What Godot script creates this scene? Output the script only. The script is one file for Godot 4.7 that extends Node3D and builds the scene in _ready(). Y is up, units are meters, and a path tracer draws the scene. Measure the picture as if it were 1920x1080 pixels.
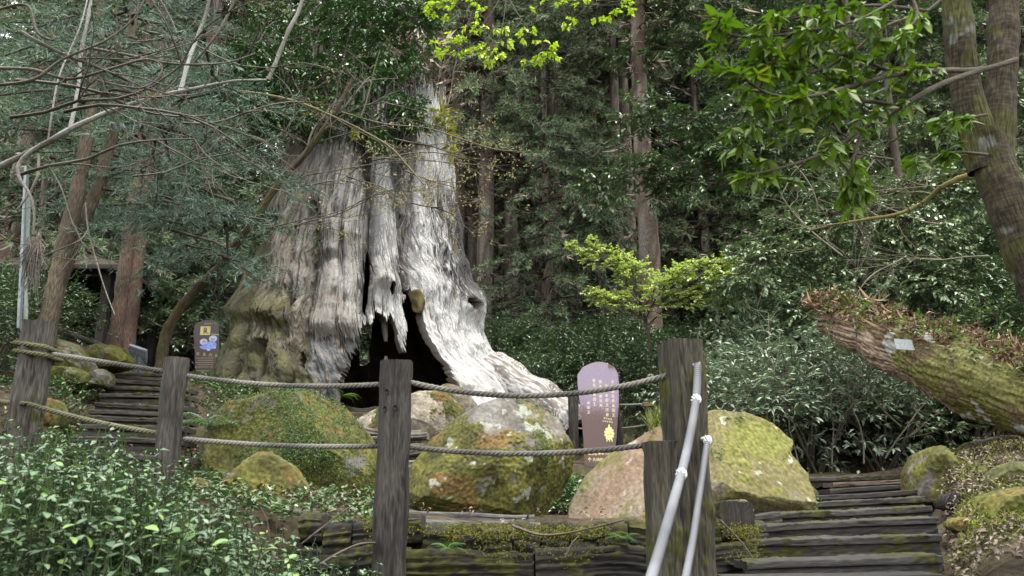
extends Node3D
# A forest clearing: an ancient hollow trunk behind mossy boulders, rope fence, timber steps, tall cedars all round.

const FOCAL := 1568.3            # focal length in pixels of a 1920 x 1080 picture (vertical field of view 38 degrees)
const EYE := Vector3(0, 1.5, 0)
const PITCH := 0.2618            # the camera looks 15 degrees up

var rng := RandomNumberGenerator.new()
var na := FastNoiseLite.new()    # smooth fractal noise
var nb := FastNoiseLite.new()    # the same, other seed
var nr := FastNoiseLite.new()    # ridged noise
var nv := FastNoiseLite.new()    # single octave
var used := {}
var M := {}                      # materials
var T := {}                      # textures
var proto := {}                  # shared meshes of plants
var flights := []                 # [distance, left x, right x, height] along each flight of steps
var ctrl: Array[Vector3] = []    # measured points of the terrain


# ---------------------------------------------------------------- mesh buffer
class MB:
	var v := PackedVector3Array()
	var c := PackedColorArray()
	var t := PackedVector2Array()
	var ix := PackedInt32Array()

	func vert(p: Vector3, col: Color, uv := Vector2.ZERO) -> int:
		v.append(p); c.append(col); t.append(uv)
		return v.size() - 1

	func tri(a: int, b: int, d: int) -> void:      # counter-clockwise seen from outside
		ix.append(a); ix.append(d); ix.append(b)

	func quad(a: int, b: int, d: int, e: int) -> void:
		ix.append(a); ix.append(d); ix.append(b)
		ix.append(a); ix.append(e); ix.append(d)

	func leaf(p: Vector3, d: Vector3, up: Vector3, l: float, w: float, col: Color, curl := 0.12, fold := 0.12) -> void:
		var s := d.cross(up).normalized()
		var u := s.cross(d)
		var k := v.size()
		v.append(p)
		v.append(p + d * l * 0.42 + s * w * 0.5 + u * w * fold)
		v.append(p + d * l * 0.48 - u * w * fold * 0.6)
		v.append(p + d * l * 0.42 - s * w * 0.5 + u * w * fold)
		v.append(p + d * l - u * curl * l)
		for i in 5:
			c.append(col); t.append(Vector2.ZERO)
		ix.append_array(PackedInt32Array([k, k + 2, k + 1, k, k + 3, k + 2, k + 1, k + 2, k + 4, k + 2, k + 3, k + 4]))

	func strand(p: Vector3, d: Vector3, up: Vector3, l: float, w: float, col: Color, curl := 0.1) -> void:
		var s := d.cross(up).normalized()
		var u := s.cross(d)
		var k := v.size()
		v.append(p)
		v.append(p + d * l * 0.4 + s * w * 0.5)
		v.append(p + d * l - u * curl * l)
		v.append(p + d * l * 0.4 - s * w * 0.5)
		for i in 4:
			c.append(col); t.append(Vector2.ZERO)
		ix.append_array(PackedInt32Array([k, k + 2, k + 1, k, k + 3, k + 2]))

	func low() -> Vector3:
		var lo := Vector3.INF
		var hi := -Vector3.INF
		for p in v:
			lo = lo.min(p); hi = hi.max(p)
		return Vector3((lo.x + hi.x) / 2, lo.y, (lo.z + hi.z) / 2)

	func build(off := Vector3.ZERO) -> ArrayMesh:
		var n := PackedVector3Array()
		n.resize(v.size())
		for k in range(0, ix.size(), 3):
			var i := ix[k]; var j := ix[k + 1]; var l := ix[k + 2]
			var a := v[i]
			var f := (v[l] - a).cross(v[j] - a)
			n[i] += f; n[j] += f; n[l] += f
		for i in n.size():
			n[i] = n[i].normalized()
		var vv := v
		if off != Vector3.ZERO:
			vv = PackedVector3Array()
			vv.resize(v.size())
			for i in v.size():
				vv[i] = v[i] - off
		var arr := []
		arr.resize(Mesh.ARRAY_MAX)
		arr[Mesh.ARRAY_VERTEX] = vv
		arr[Mesh.ARRAY_NORMAL] = n
		arr[Mesh.ARRAY_COLOR] = c
		arr[Mesh.ARRAY_TEX_UV] = t
		arr[Mesh.ARRAY_INDEX] = ix
		var m := ArrayMesh.new()
		m.add_surface_from_arrays(Mesh.PRIMITIVE_TRIANGLES, arr)
		return m


# ---------------------------------------------------------------- scene helpers
func numbered(called: String) -> String:
	used[called] = used.get(called, -1) + 1
	return called if used[called] == 0 else "%s_%03d" % [called, used[called]]


func tag(o: Node3D, label: String, category: String, group := "", kind := "") -> Node3D:
	o.set_meta("label", label)
	o.set_meta("category", category)
	if group: o.set_meta("group", group)
	if kind: o.set_meta("kind", kind)
	return o


func thing(called: String, where: Vector3, label: String, category: String, group := "") -> Node3D:
	var o := Node3D.new()
	o.name = numbered(called)
	o.position = where
	add_child(o)
	tag(o, label, category, group)
	return o


func part(called: String, mb: MB, m: Material, parent: Node3D, kind := "") -> MeshInstance3D:
	var o := MeshInstance3D.new()
	o.name = called
	var at0: Vector3 = parent.position if parent.get_parent() == self else parent.get_parent().position
	o.mesh = mb.build(at0)
	o.material_override = m
	if kind: o.set_meta("kind", kind)
	parent.add_child(o, true)
	return o


func single(called: String, mb: MB, m: Material, label: String, category: String, group := "", kind := "") -> MeshInstance3D:
	var o := MeshInstance3D.new()
	o.name = numbered(called)
	var b := mb.low()
	o.mesh = mb.build(b)
	o.material_override = m
	o.position = b
	add_child(o)
	tag(o, label, category, group, kind)
	return o


func struct(called: String, mb: MB, m: Material) -> MeshInstance3D:
	var o := MeshInstance3D.new()
	o.name = numbered(called)
	o.mesh = mb.build()
	o.material_override = m
	o.set_meta("kind", "structure")
	add_child(o)
	return o


func at(px: float, py: float, d: float) -> Vector3:
	# the point at distance d in front of the eye that stands at this place of the photograph
	var w := (540.0 - py) / FOCAL
	var k := d / (cos(PITCH) - w * sin(PITCH))
	return EYE + Vector3((px - 960.0) / FOCAL * k, (sin(PITCH) + w * cos(PITCH)) * k, -d)


func P(a: Array) -> Vector3:
	return at(a[0], a[1], a[2])


func path(a: Array, n := 6) -> PackedVector3Array:
	# a smooth curve through [px, py, distance] points
	var q: Array[Vector3] = []
	for e in a:
		q.append(e if e is Vector3 else P(e))
	return smooth(q, n)


func smooth(q: Array[Vector3], n: int) -> PackedVector3Array:
	var out := PackedVector3Array()
	for k in q.size() - 1:
		var a := q[maxi(k - 1, 0)]; var b := q[k]; var c := q[k + 1]; var d := q[mini(k + 2, q.size() - 1)]
		for j in n:
			out.append(b.cubic_interpolate(c, a, d, float(j) / n))
	out.append(q[-1])
	return out


func rr(a: float, b: float) -> float:
	return rng.randf_range(a, b)


func rvec() -> Vector3:
	var z := rr(-1, 1); var a := rr(0, TAU); var r := sqrt(1 - z * z)
	return Vector3(r * cos(a), z, r * sin(a))


func rad(r0: float, r1: float, n: int) -> PackedFloat32Array:
	var o := PackedFloat32Array()
	for k in n:
		o.append(lerpf(r0, r1, float(k) / maxf(n - 1, 1)))
	return o


func sm(a: float, b: float, x: float) -> float:
	return smoothstep(a, b, x)


func mixc(a: Color, b: Color, t: float) -> Color:
	return a.lerp(b, clampf(t, 0, 1))


func tube(mb: MB, pts: PackedVector3Array, r: PackedFloat32Array, sides: int, ca: Color, cb: Color, wob := 0.0, cap := false) -> void:
	var t0 := (pts[1] - pts[0]).normalized()
	var nn := t0.cross(Vector3.RIGHT if absf(t0.x) < 0.8 else Vector3.UP).normalized()
	var base := mb.v.size()
	var along := 0.0
	var last := pts.size() - 1
	for k in pts.size():
		var tg := (pts[mini(k + 1, last)] - pts[maxi(k - 1, 0)]).normalized()
		nn = (nn - tg * nn.dot(tg)).normalized()
		var bb := tg.cross(nn)
		if k: along += pts[k].distance_to(pts[k - 1])
		for j in sides + 1:
			var a := TAU * (j % sides) / sides
			var dir := nn * cos(a) + bb * sin(a)
			var p := pts[k] + dir * r[k]
			if wob > 0.0:
				p += dir * r[k] * wob * (na.get_noise_3dv(p * 3.0 / maxf(r[k] * 8, 0.2)) * 1.6)
			mb.v.append(p)
			mb.c.append(ca.lerp(cb, clampf(0.5 + 1.3 * nb.get_noise_3dv(p * 3.1), 0, 1)))
			mb.t.append(Vector2(float(j) / sides * TAU * maxf(r[k], r[0] * 0.5), along))
	var s := sides + 1
	for k in last:
		for j in sides:
			var q := base + k * s + j
			mb.quad(q, q + 1, q + s + 1, q + s)
	if cap:
		for e in 2:
			var k: int = last if e else 0
			var m := mb.vert(pts[k], ca)
			for j in sides:
				var q := base + k * s + j
				var a2 := mb.vert(mb.v[q], mb.c[q]); var b2 := mb.vert(mb.v[q + 1], mb.c[q + 1])
				if e: mb.tri(m, a2, b2)
				else: mb.tri(m, b2, a2)


# a squared timber from p0 to p1: width w across "side", height h across "up"; worn, with rounded corners
func beam(mb: MB, p0: Vector3, p1: Vector3, up: Vector3, w: float, h: float, ca: Color, cb: Color, o := {}) -> void:
	var r: float = minf(o.get("round", 0.02), minf(w, h) * 0.48)
	var seg: int = o.get("seg", 20)
	var amp: float = o.get("amp", 0.006)
	var moss: float = o.get("moss", -1.0)          # above 0: share of moss
	var mc: Color = o.get("moss_col", Color(0.085, 0.085, 0.018))
	var taper: float = o.get("taper", 1.0)
	var bow: float = o.get("bow", 0.0)
	var ax := (p1 - p0).normalized()
	var sd := ax.cross(up).normalized()
	var uu := sd.cross(ax)
	var prof := PackedVector2Array()
	for q in 4:
		var cx := (1.0 if q == 0 or q == 3 else -1.0) * (w / 2 - r)
		var cy := (1.0 if q < 2 else -1.0) * (h / 2 - r)
		for k in 4:
			var a := (q + k / 3.0) * PI / 2
			prof.append(Vector2(cx + r * cos(a), cy + r * sin(a)))
		var nx := (1.0 if (q + 1) % 4 == 0 or (q + 1) % 4 == 3 else -1.0) * (w / 2 - r)
		var ny := (1.0 if (q + 1) % 4 < 2 else -1.0) * (h / 2 - r)
		var la := prof[-1]
		var a1 := (q + 1) * PI / 2
		var fb := Vector2(nx + r * cos(a1), ny + r * sin(a1))
		var ne := clampi(int(la.distance_to(fb) / o.get("grain", 0.009)), 3, 40)
		for k in range(1, ne):
			prof.append(la.lerp(fb, float(k) / ne))
	var n := prof.size()
	var base := mb.v.size()
	var length := p0.distance_to(p1)
	var around := PackedFloat32Array([0.0])
	for j in n:
		around.append(around[-1] + prof[j].distance_to(prof[(j + 1) % n]))
	for k in seg + 1:
		var f := float(k) / seg
		var cen := p0.lerp(p1, f) + uu * (bow * sin(f * PI) + amp * 1.5 * nv.get_noise_2d(f * length * 2.0, p0.x * 17 + p0.y * 31))
		var sc := lerpf(1.0, taper, f)
		for j in n + 1:
			var pr := prof[j % n] * sc
			var p := cen + sd * pr.x + uu * pr.y
			var dir := (sd * pr.x / w + uu * pr.y / h).normalized()
			var g := nv.get_noise_3d(around[j % n] * 34.0 + p0.x * 9, f * length * 1.3 + p0.y * 7, p0.z * 3.0)
			var gf := nv.get_noise_3d(around[j % n] * 85.0 + p0.z * 5, f * length * 2.2 + p0.x * 3, 4.0)
			var ck := sm(0.10, 0.03, absf(nv.get_noise_3d(around[j % n] * 16.0 + p0.y * 11, f * length * 0.7 + p0.x * 5, 2.0))) * sm(-0.15, 0.2, nb.get_noise_3dv(p * 2.0))
			p += dir * (amp * g + amp * 1.4 * na.get_noise_3dv(p * 5.0) - 0.004 * ck)
			var col := ca.lerp(cb, clampf(0.5 + 0.6 * g + 0.55 * gf + 0.7 * nb.get_noise_3dv(p * 2.3), 0, 1))
			col = col.lerp(ca * 0.35, ck)
			if o.has("top_col"):                # the trodden upper face is worn pale
				var tc: Color = o.top_col
				if prof[j % n].y > h / 2 - r * 0.75: col = tc * (0.8 + 0.5 * nv.get_noise_3d(around[j % n] * 30.0, f * length * 2.0, p.y * 9) + 0.35 * nb.get_noise_3dv(p * 6.0))
			if moss > 0.0:
				var mk := nb.get_noise_3dv(p * 3.7 + Vector3(7, 3, 1)) + 0.75 * na.get_noise_3dv(p * 24.0)
				var mt := sm(0.34 - moss * 0.7, 0.5 - moss * 0.7, mk + 0.12 * dir.y)
				col = col.lerp(mc * (0.75 + 0.6 * na.get_noise_3dv(p * 40.0)), mt)
				p += dir * mt * 0.008 * (1.0 + na.get_noise_3dv(p * 60.0))
			mb.v.append(p); mb.c.append(col); mb.t.append(Vector2(around[j], f * length))
	for k in seg:
		for j in n:
			var q := base + k * (n + 1) + j
			mb.quad(q, q + 1, q + n + 2, q + n + 1)
	for e in 2:
		var k: int = seg if e else 0
		var mid := Vector3.ZERO
		for j in n: mid += mb.v[base + k * (n + 1) + j]
		var dome: float = o.get("dome", 0.0)
		var m := mb.vert(mid / n + ax * (dome if e else -dome), cb, Vector2(0.1, 0.1))
		for j in n:
			var q := base + k * (n + 1) + j
			var a2 := mb.vert(mb.v[q], mb.c[q].lerp(cb, 0.5), Vector2(prof[j].x + 0.1, prof[j].y * 0.05))
			var b2 := mb.vert(mb.v[q + 1], mb.c[q + 1].lerp(cb, 0.5), Vector2(prof[(j + 1) % n].x + 0.1, prof[(j + 1) % n].y * 0.05))
			if e: mb.tri(m, a2, b2)
			else: mb.tri(m, b2, a2)


# a boulder with a given outline (points [px, py]) at distance d; front and back give its thickness either way
func boulder(mb: MB, outline: Array, d: float, front: float, back: float, paint: Callable, o := {}) -> PackedVector3Array:
	var cen := Vector3.ZERO
	var pts: Array[Vector3] = []
	for e in outline:
		pts.append(at(e[0], e[1], d)); cen += pts[-1]
	cen /= pts.size()
	var na_: int = o.get("na", 340)
	var nb_: int = o.get("nb", 240)
	var amp: float = o.get("amp", 0.06)
	var blocky: float = o.get("blocky", 0.62)
	var sd: float = o.get("seed", 0.0)
	var poly: Array[Vector2] = []
	for p in pts: poly.append(Vector2(p.x - cen.x, p.y - cen.y))
	var reach := PackedFloat32Array()
	for k in na_:
		var a := TAU * k / na_
		var dir := Vector2(cos(a), sin(a)) * 50.0
		var best := 0.0
		for j in poly.size():
			var hit = Geometry2D.segment_intersects_segment(Vector2.ZERO, dir, poly[j], poly[(j + 1) % poly.size()])
			if hit != null: best = maxf(best, (hit as Vector2).length())
		reach.append(best if best > 0 else 0.3)
	for pass_ in 2:
		var nx := reach.duplicate()
		for k in na_: nx[k] = 0.25 * reach[(k + na_ - 1) % na_] + 0.5 * reach[k] + 0.25 * reach[(k + 1) % na_]
		reach = nx
	var base := mb.v.size()
	var cuts: Array = o.get("cuts", []).duplicate()
	var fr := RandomNumberGenerator.new()
	fr.seed = int(sd * 10) + 5
	for k in int(o.get("facets", 9)):
		var a := fr.randf() * TAU
		var el := fr.randf_range(0.1, 1.3)
		var n := Vector3(cos(a) * cos(el), sin(a) * cos(el), sin(el))
		var sup := front * n.z * 0.75
		for q in poly: sup = maxf(sup, q.x * n.x + q.y * n.y + front * n.z * 0.5)
		cuts.append([n.x, n.y, n.z, sup * fr.randf_range(0.74, 0.93)])
	# rings evenly spaced along the boulder's profile from back to front
	var size := 0.0
	for k in na_: size += reach[k] / na_
	var prof := PackedVector2Array()
	var arc := PackedFloat32Array([0.0])
	for i in 401:
		var b := -PI / 2 + PI * i / 400
		prof.append(Vector2(pow(maxf(cos(b), 0.0), blocky), signf(sin(b)) * pow(absf(sin(b)), blocky + 0.15)))
		if i: arc.append(arc[-1] + ((prof[i] - prof[i - 1]) * Vector2(size, (front + back) / 2)).length())
	var pi_ := 0
	for i in nb_ + 1:
		var want := arc[-1] * i / nb_
		while pi_ < 399 and arc[pi_ + 1] < want: pi_ += 1
		var pq := prof[pi_].lerp(prof[pi_ + 1], clampf((want - arc[pi_]) / maxf(arc[pi_ + 1] - arc[pi_], 1e-6), 0, 1))
		var q := pq.x
		var s := pq.y
		var z := s * (front if s > 0 else back)
		for k in na_ + 1:
			var a := TAU * (k % na_) / na_
			var p := cen + Vector3(cos(a) * reach[k % na_] * q, sin(a) * reach[k % na_] * q, z)
			for e in cuts:         # flat faces where the stone has split
				var cn := Vector3(e[0], e[1], e[2]).normalized()
				var over: float = (p - cen).dot(cn) - e[3] - 0.03 * nb.get_noise_3dv(p * 4.0)
				if over > 0.0: p -= cn * over * 0.93
			var dir := (p - cen).normalized()
			var q3 := p + Vector3(sd, sd * 0.7, -sd)
			var ds := amp * (1.5 * na.get_noise_3dv(q3 * 1.1) + 1.0 * nr.get_noise_3dv(q3 * 0.9)) * (0.35 + 0.65 * absf(s))
			ds += amp * 0.28 * nb.get_noise_3dv(q3 * 5.0) + amp * 0.09 * na.get_noise_3dv(q3 * 18.0)
			p += dir * ds
			var col: Color = paint.call(p)
			if col.a > 1.5:
				p += dir * (col.a - 1.5)
				col.a = 1.0
			mb.v.append(p); mb.c.append(col); mb.t.append(Vector2(p.x, p.y))
	var w := na_ + 1
	var seen_ := PackedVector3Array()
	for i in nb_:
		for k in na_:
			var q := base + i * w + k
			mb.quad(q, q + 1, q + w + 1, q + w)
	for i in range(nb_ / 2 - 6, nb_, 1):
		for k in na_:
			seen_.append(mb.v[base + i * w + k])
			seen_.append((mb.v[base + i * w + k] - cen).normalized())
	return seen_


func gh(x: float, z: float) -> float:
	# terrain height: measured points, weighted by nearness
	var d := -z
	var sw := 0.0; var sy := 0.0
	var sc := 1.0 / (1.0 + maxf(d, 0) * 0.06)
	for q in ctrl:
		var dx := (q.x - x) * sc; var dz := (q.z - d) * sc
		var w := 1.0 / (0.02 + pow(dx * dx + dz * dz, 1.7))
		sw += w; sy += w * q.y
	var y := sy / sw
	# the bank that the timber wall holds up
	if d < 5.75 and x > -1.75 and x < 1.45:
		var inx := sm(-1.75, -1.45, x) * (1 - sm(1.3, 1.45, x))
		y -= inx * sm(5.6, 5.5, d) * 0.45 * sm(2.5, 5.0, d)
	# the flights of steps are cut into the slope
	for fl in flights:
		if d < fl[0][0] or d > fl[-1][0]: continue
		for k in fl.size() - 1:
			if d <= fl[k + 1][0]:
				var f := inverse_lerp(fl[k][0], fl[k + 1][0], d)
				var l := lerpf(fl[k][1], fl[k + 1][1], f)
				var r := lerpf(fl[k][2], fl[k + 1][2], f)
				var inside := sm(l - 0.25, l - 0.05, x) * (1 - sm(r + 0.05, r + 0.25, x))
				if inside > 0: y = lerpf(y, minf(y, lerpf(fl[k][3], fl[k + 1][3], f) - 0.2), inside)
				break
	return y


func rough(x: float, z: float) -> float:
	return 0.07 * na.get_noise_3d(x * 1.5, 0, z * 1.5) + 0.035 * nb.get_noise_3d(x * 6, 0, z * 6)


func ground(x: float, z: float) -> Vector3:
	return Vector3(x, gh(x, z) + rough(x, z), z)


# ---------------------------------------------------------------- textures and materials
func noise_tex(freq: float, kind: int, lo: float, hi: float, size := 512, sd := 1, oct := 5) -> NoiseTexture2D:
	var n := FastNoiseLite.new()
	n.noise_type = FastNoiseLite.TYPE_SIMPLEX_SMOOTH if kind < 2 else FastNoiseLite.TYPE_CELLULAR
	n.fractal_type = FastNoiseLite.FRACTAL_RIDGED if kind == 1 else FastNoiseLite.FRACTAL_FBM
	n.frequency = freq
	n.fractal_octaves = oct
	n.seed = sd
	var t := NoiseTexture2D.new()
	t.width = size; t.height = size
	t.seamless = true
	t.noise = n
	var g := Gradient.new()
	g.offsets = PackedFloat32Array([0.0, 1.0])
	g.colors = PackedColorArray([Color(lo, lo, lo), Color(hi, hi, hi)])
	t.color_ramp = g
	return t


func mat(called: String, rough: float, o := {}) -> StandardMaterial3D:
	var m := StandardMaterial3D.new()
	m.resource_name = called
	m.albedo_color = o.get("color", Color.WHITE)
	m.vertex_color_use_as_albedo = not o.has("color")
	m.roughness = rough
	m.metallic_specular = o.get("spec", 0.5)
	m.cull_mode = BaseMaterial3D.CULL_DISABLED
	if o.has("tex"): m.albedo_texture = o.tex
	if o.has("bump"):
		m.heightmap_enabled = true
		m.heightmap_texture = o.bump
		m.heightmap_scale = o.get("cm", 1.0)
	m.uv1_scale = o.get("scale", Vector3.ONE)
	if o.get("tri", false):
		m.uv1_triplanar = true
		m.uv1_world_triplanar = true
	if o.has("back"):
		m.backlight_enabled = true
		m.backlight = o.back
	M[called] = m
	return m


func make_materials() -> void:
	T.grain = noise_tex(0.02, 0, 0.62, 1.0, 512, 3, 6)
	T.rough = noise_tex(0.018, 0, 0.0, 1.0, 512, 5, 7)
	T.ridge = noise_tex(0.016, 1, 0.0, 1.0, 512, 8, 5)
	T.fine = noise_tex(0.06, 0, 0.45, 1.0, 512, 11, 4)
	mat("old_wood", 0.85, {"tex": T.fine, "bump": T.rough, "cm": 0.22, "scale": Vector3(3.0, 0.3, 1), "spec": 0.35})
	mat("bark", 0.92, {"tex": T.fine, "bump": T.ridge, "cm": 1.2, "scale": Vector3(2.2, 0.28, 1), "spec": 0.25})
	T.soft = noise_tex(0.05, 0, 0.78, 1.0, 512, 21, 5)
	mat("trunk_wood", 0.72, {"tex": T.soft, "bump": T.rough, "cm": 0.6, "scale": Vector3(2.5, 1.4, 1), "spec": 0.4})
	mat("stone", 0.88, {"tex": T.grain, "bump": T.rough, "cm": 0.8, "scale": Vector3(2.2, 2.2, 2.2), "tri": true, "spec": 0.35})
	mat("soil", 0.95, {"tex": T.grain, "bump": T.rough, "cm": 5.0, "scale": Vector3(0.9, 0.9, 0.9), "tri": true, "spec": 0.2})
	mat("rope", 0.85, {"tex": T.fine, "scale": Vector3(8, 8, 1), "spec": 0.3})
	mat("wrap", 0.45, {"spec": 0.5})
	mat("twig", 0.85, {"tex": T.fine, "bump": T.rough, "cm": 0.3, "scale": Vector3(6, 1.2, 1), "spec": 0.3})
	mat("needles", 0.6, {"spec": 0.4, "back": Color(0.5, 0.56, 0.36)})
	mat("dry", 0.85, {"spec": 0.25, "back": Color(0.3, 0.25, 0.18)})
	mat("glossy_leaf", 0.36, {"spec": 0.6, "back": Color(0.3, 0.38, 0.12)})
	mat("soft_leaf", 0.5, {"spec": 0.45, "back": Color(0.75, 0.85, 0.38)})
	mat("creeper", 0.65, {"spec": 0.35, "back": Color(0.25, 0.3, 0.1)})
	mat("sheen_leaf", 0.42, {"spec": 0.8, "back": Color(0.35, 0.42, 0.25)})
	mat("bush_leaf", 0.5, {"spec": 0.5, "back": Color(0.3, 0.36, 0.15)})
	mat("moss", 0.95, {"spec": 0.2})
	mat("charred", 0.8, {"tex": T.fine, "bump": T.rough, "cm": 1.0, "scale": Vector3(2.5, 0.4, 1), "spec": 0.35})
	mat("roof_dark", 0.8, {"bump": T.rough, "cm": 1.0, "scale": Vector3(2, 2, 1), "spec": 0.3})
	mat("painted", 0.5, {"tex": T.grain, "scale": Vector3(3, 3, 3), "tri": true, "spec": 0.5})


# ---------------------------------------------------------------- the ancient trunk
func photo(p: Vector3) -> Vector2:
	# where the measurements of the photograph have this point (only used to look up measured features)
	var r := p - EYE
	var zf := r.y * sin(PITCH) - r.z * cos(PITCH)
	return Vector2(960.0 + FOCAL * r.x / zf, 540.0 - FOCAL * (r.y * cos(PITCH) + r.z * sin(PITCH)) / zf)


func rows(a: Array) -> PackedFloat32Array:
	# [[y, x] ...] with y rising -> x for every y from 0 to 1099, -1 outside
	var o := PackedFloat32Array()
	o.resize(1100)
	o.fill(-1.0)
	for k in a.size() - 1:
		for y in range(a[k][0], a[k + 1][0] + 1):
			o[y] = remap(y, a[k][0], a[k + 1][0], a[k][1], a[k + 1][1])
	return o


func edge(a: Array) -> Array:
	# the silhouette as world points on the plane through the trunk's axis, lowest first
	var o := []
	for e in a:
		var p := at(e[0], e[1], 14.0)
		o.append(Vector2(p.y, p.x))
	o.sort_custom(func(q, r): return q.x < r.x)
	return o


func lookup(t: Array, y: float) -> float:
	if y <= t[0].x: return t[0].y
	for k in t.size() - 1:
		if y <= t[k + 1].x:
			return remap(y, t[k].x, t[k + 1].x, t[k].y, t[k + 1].y)
	return t[-1].y


func poly(a: Array) -> PackedVector2Array:
	var o := PackedVector2Array()
	for e in a: o.append(Vector2(e[0], e[1]))
	return o


func box_of(p: PackedVector2Array) -> Rect2:
	var r := Rect2(p[0], Vector2.ZERO)
	for q in p: r = r.expand(q)
	return r.grow(10)


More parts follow.
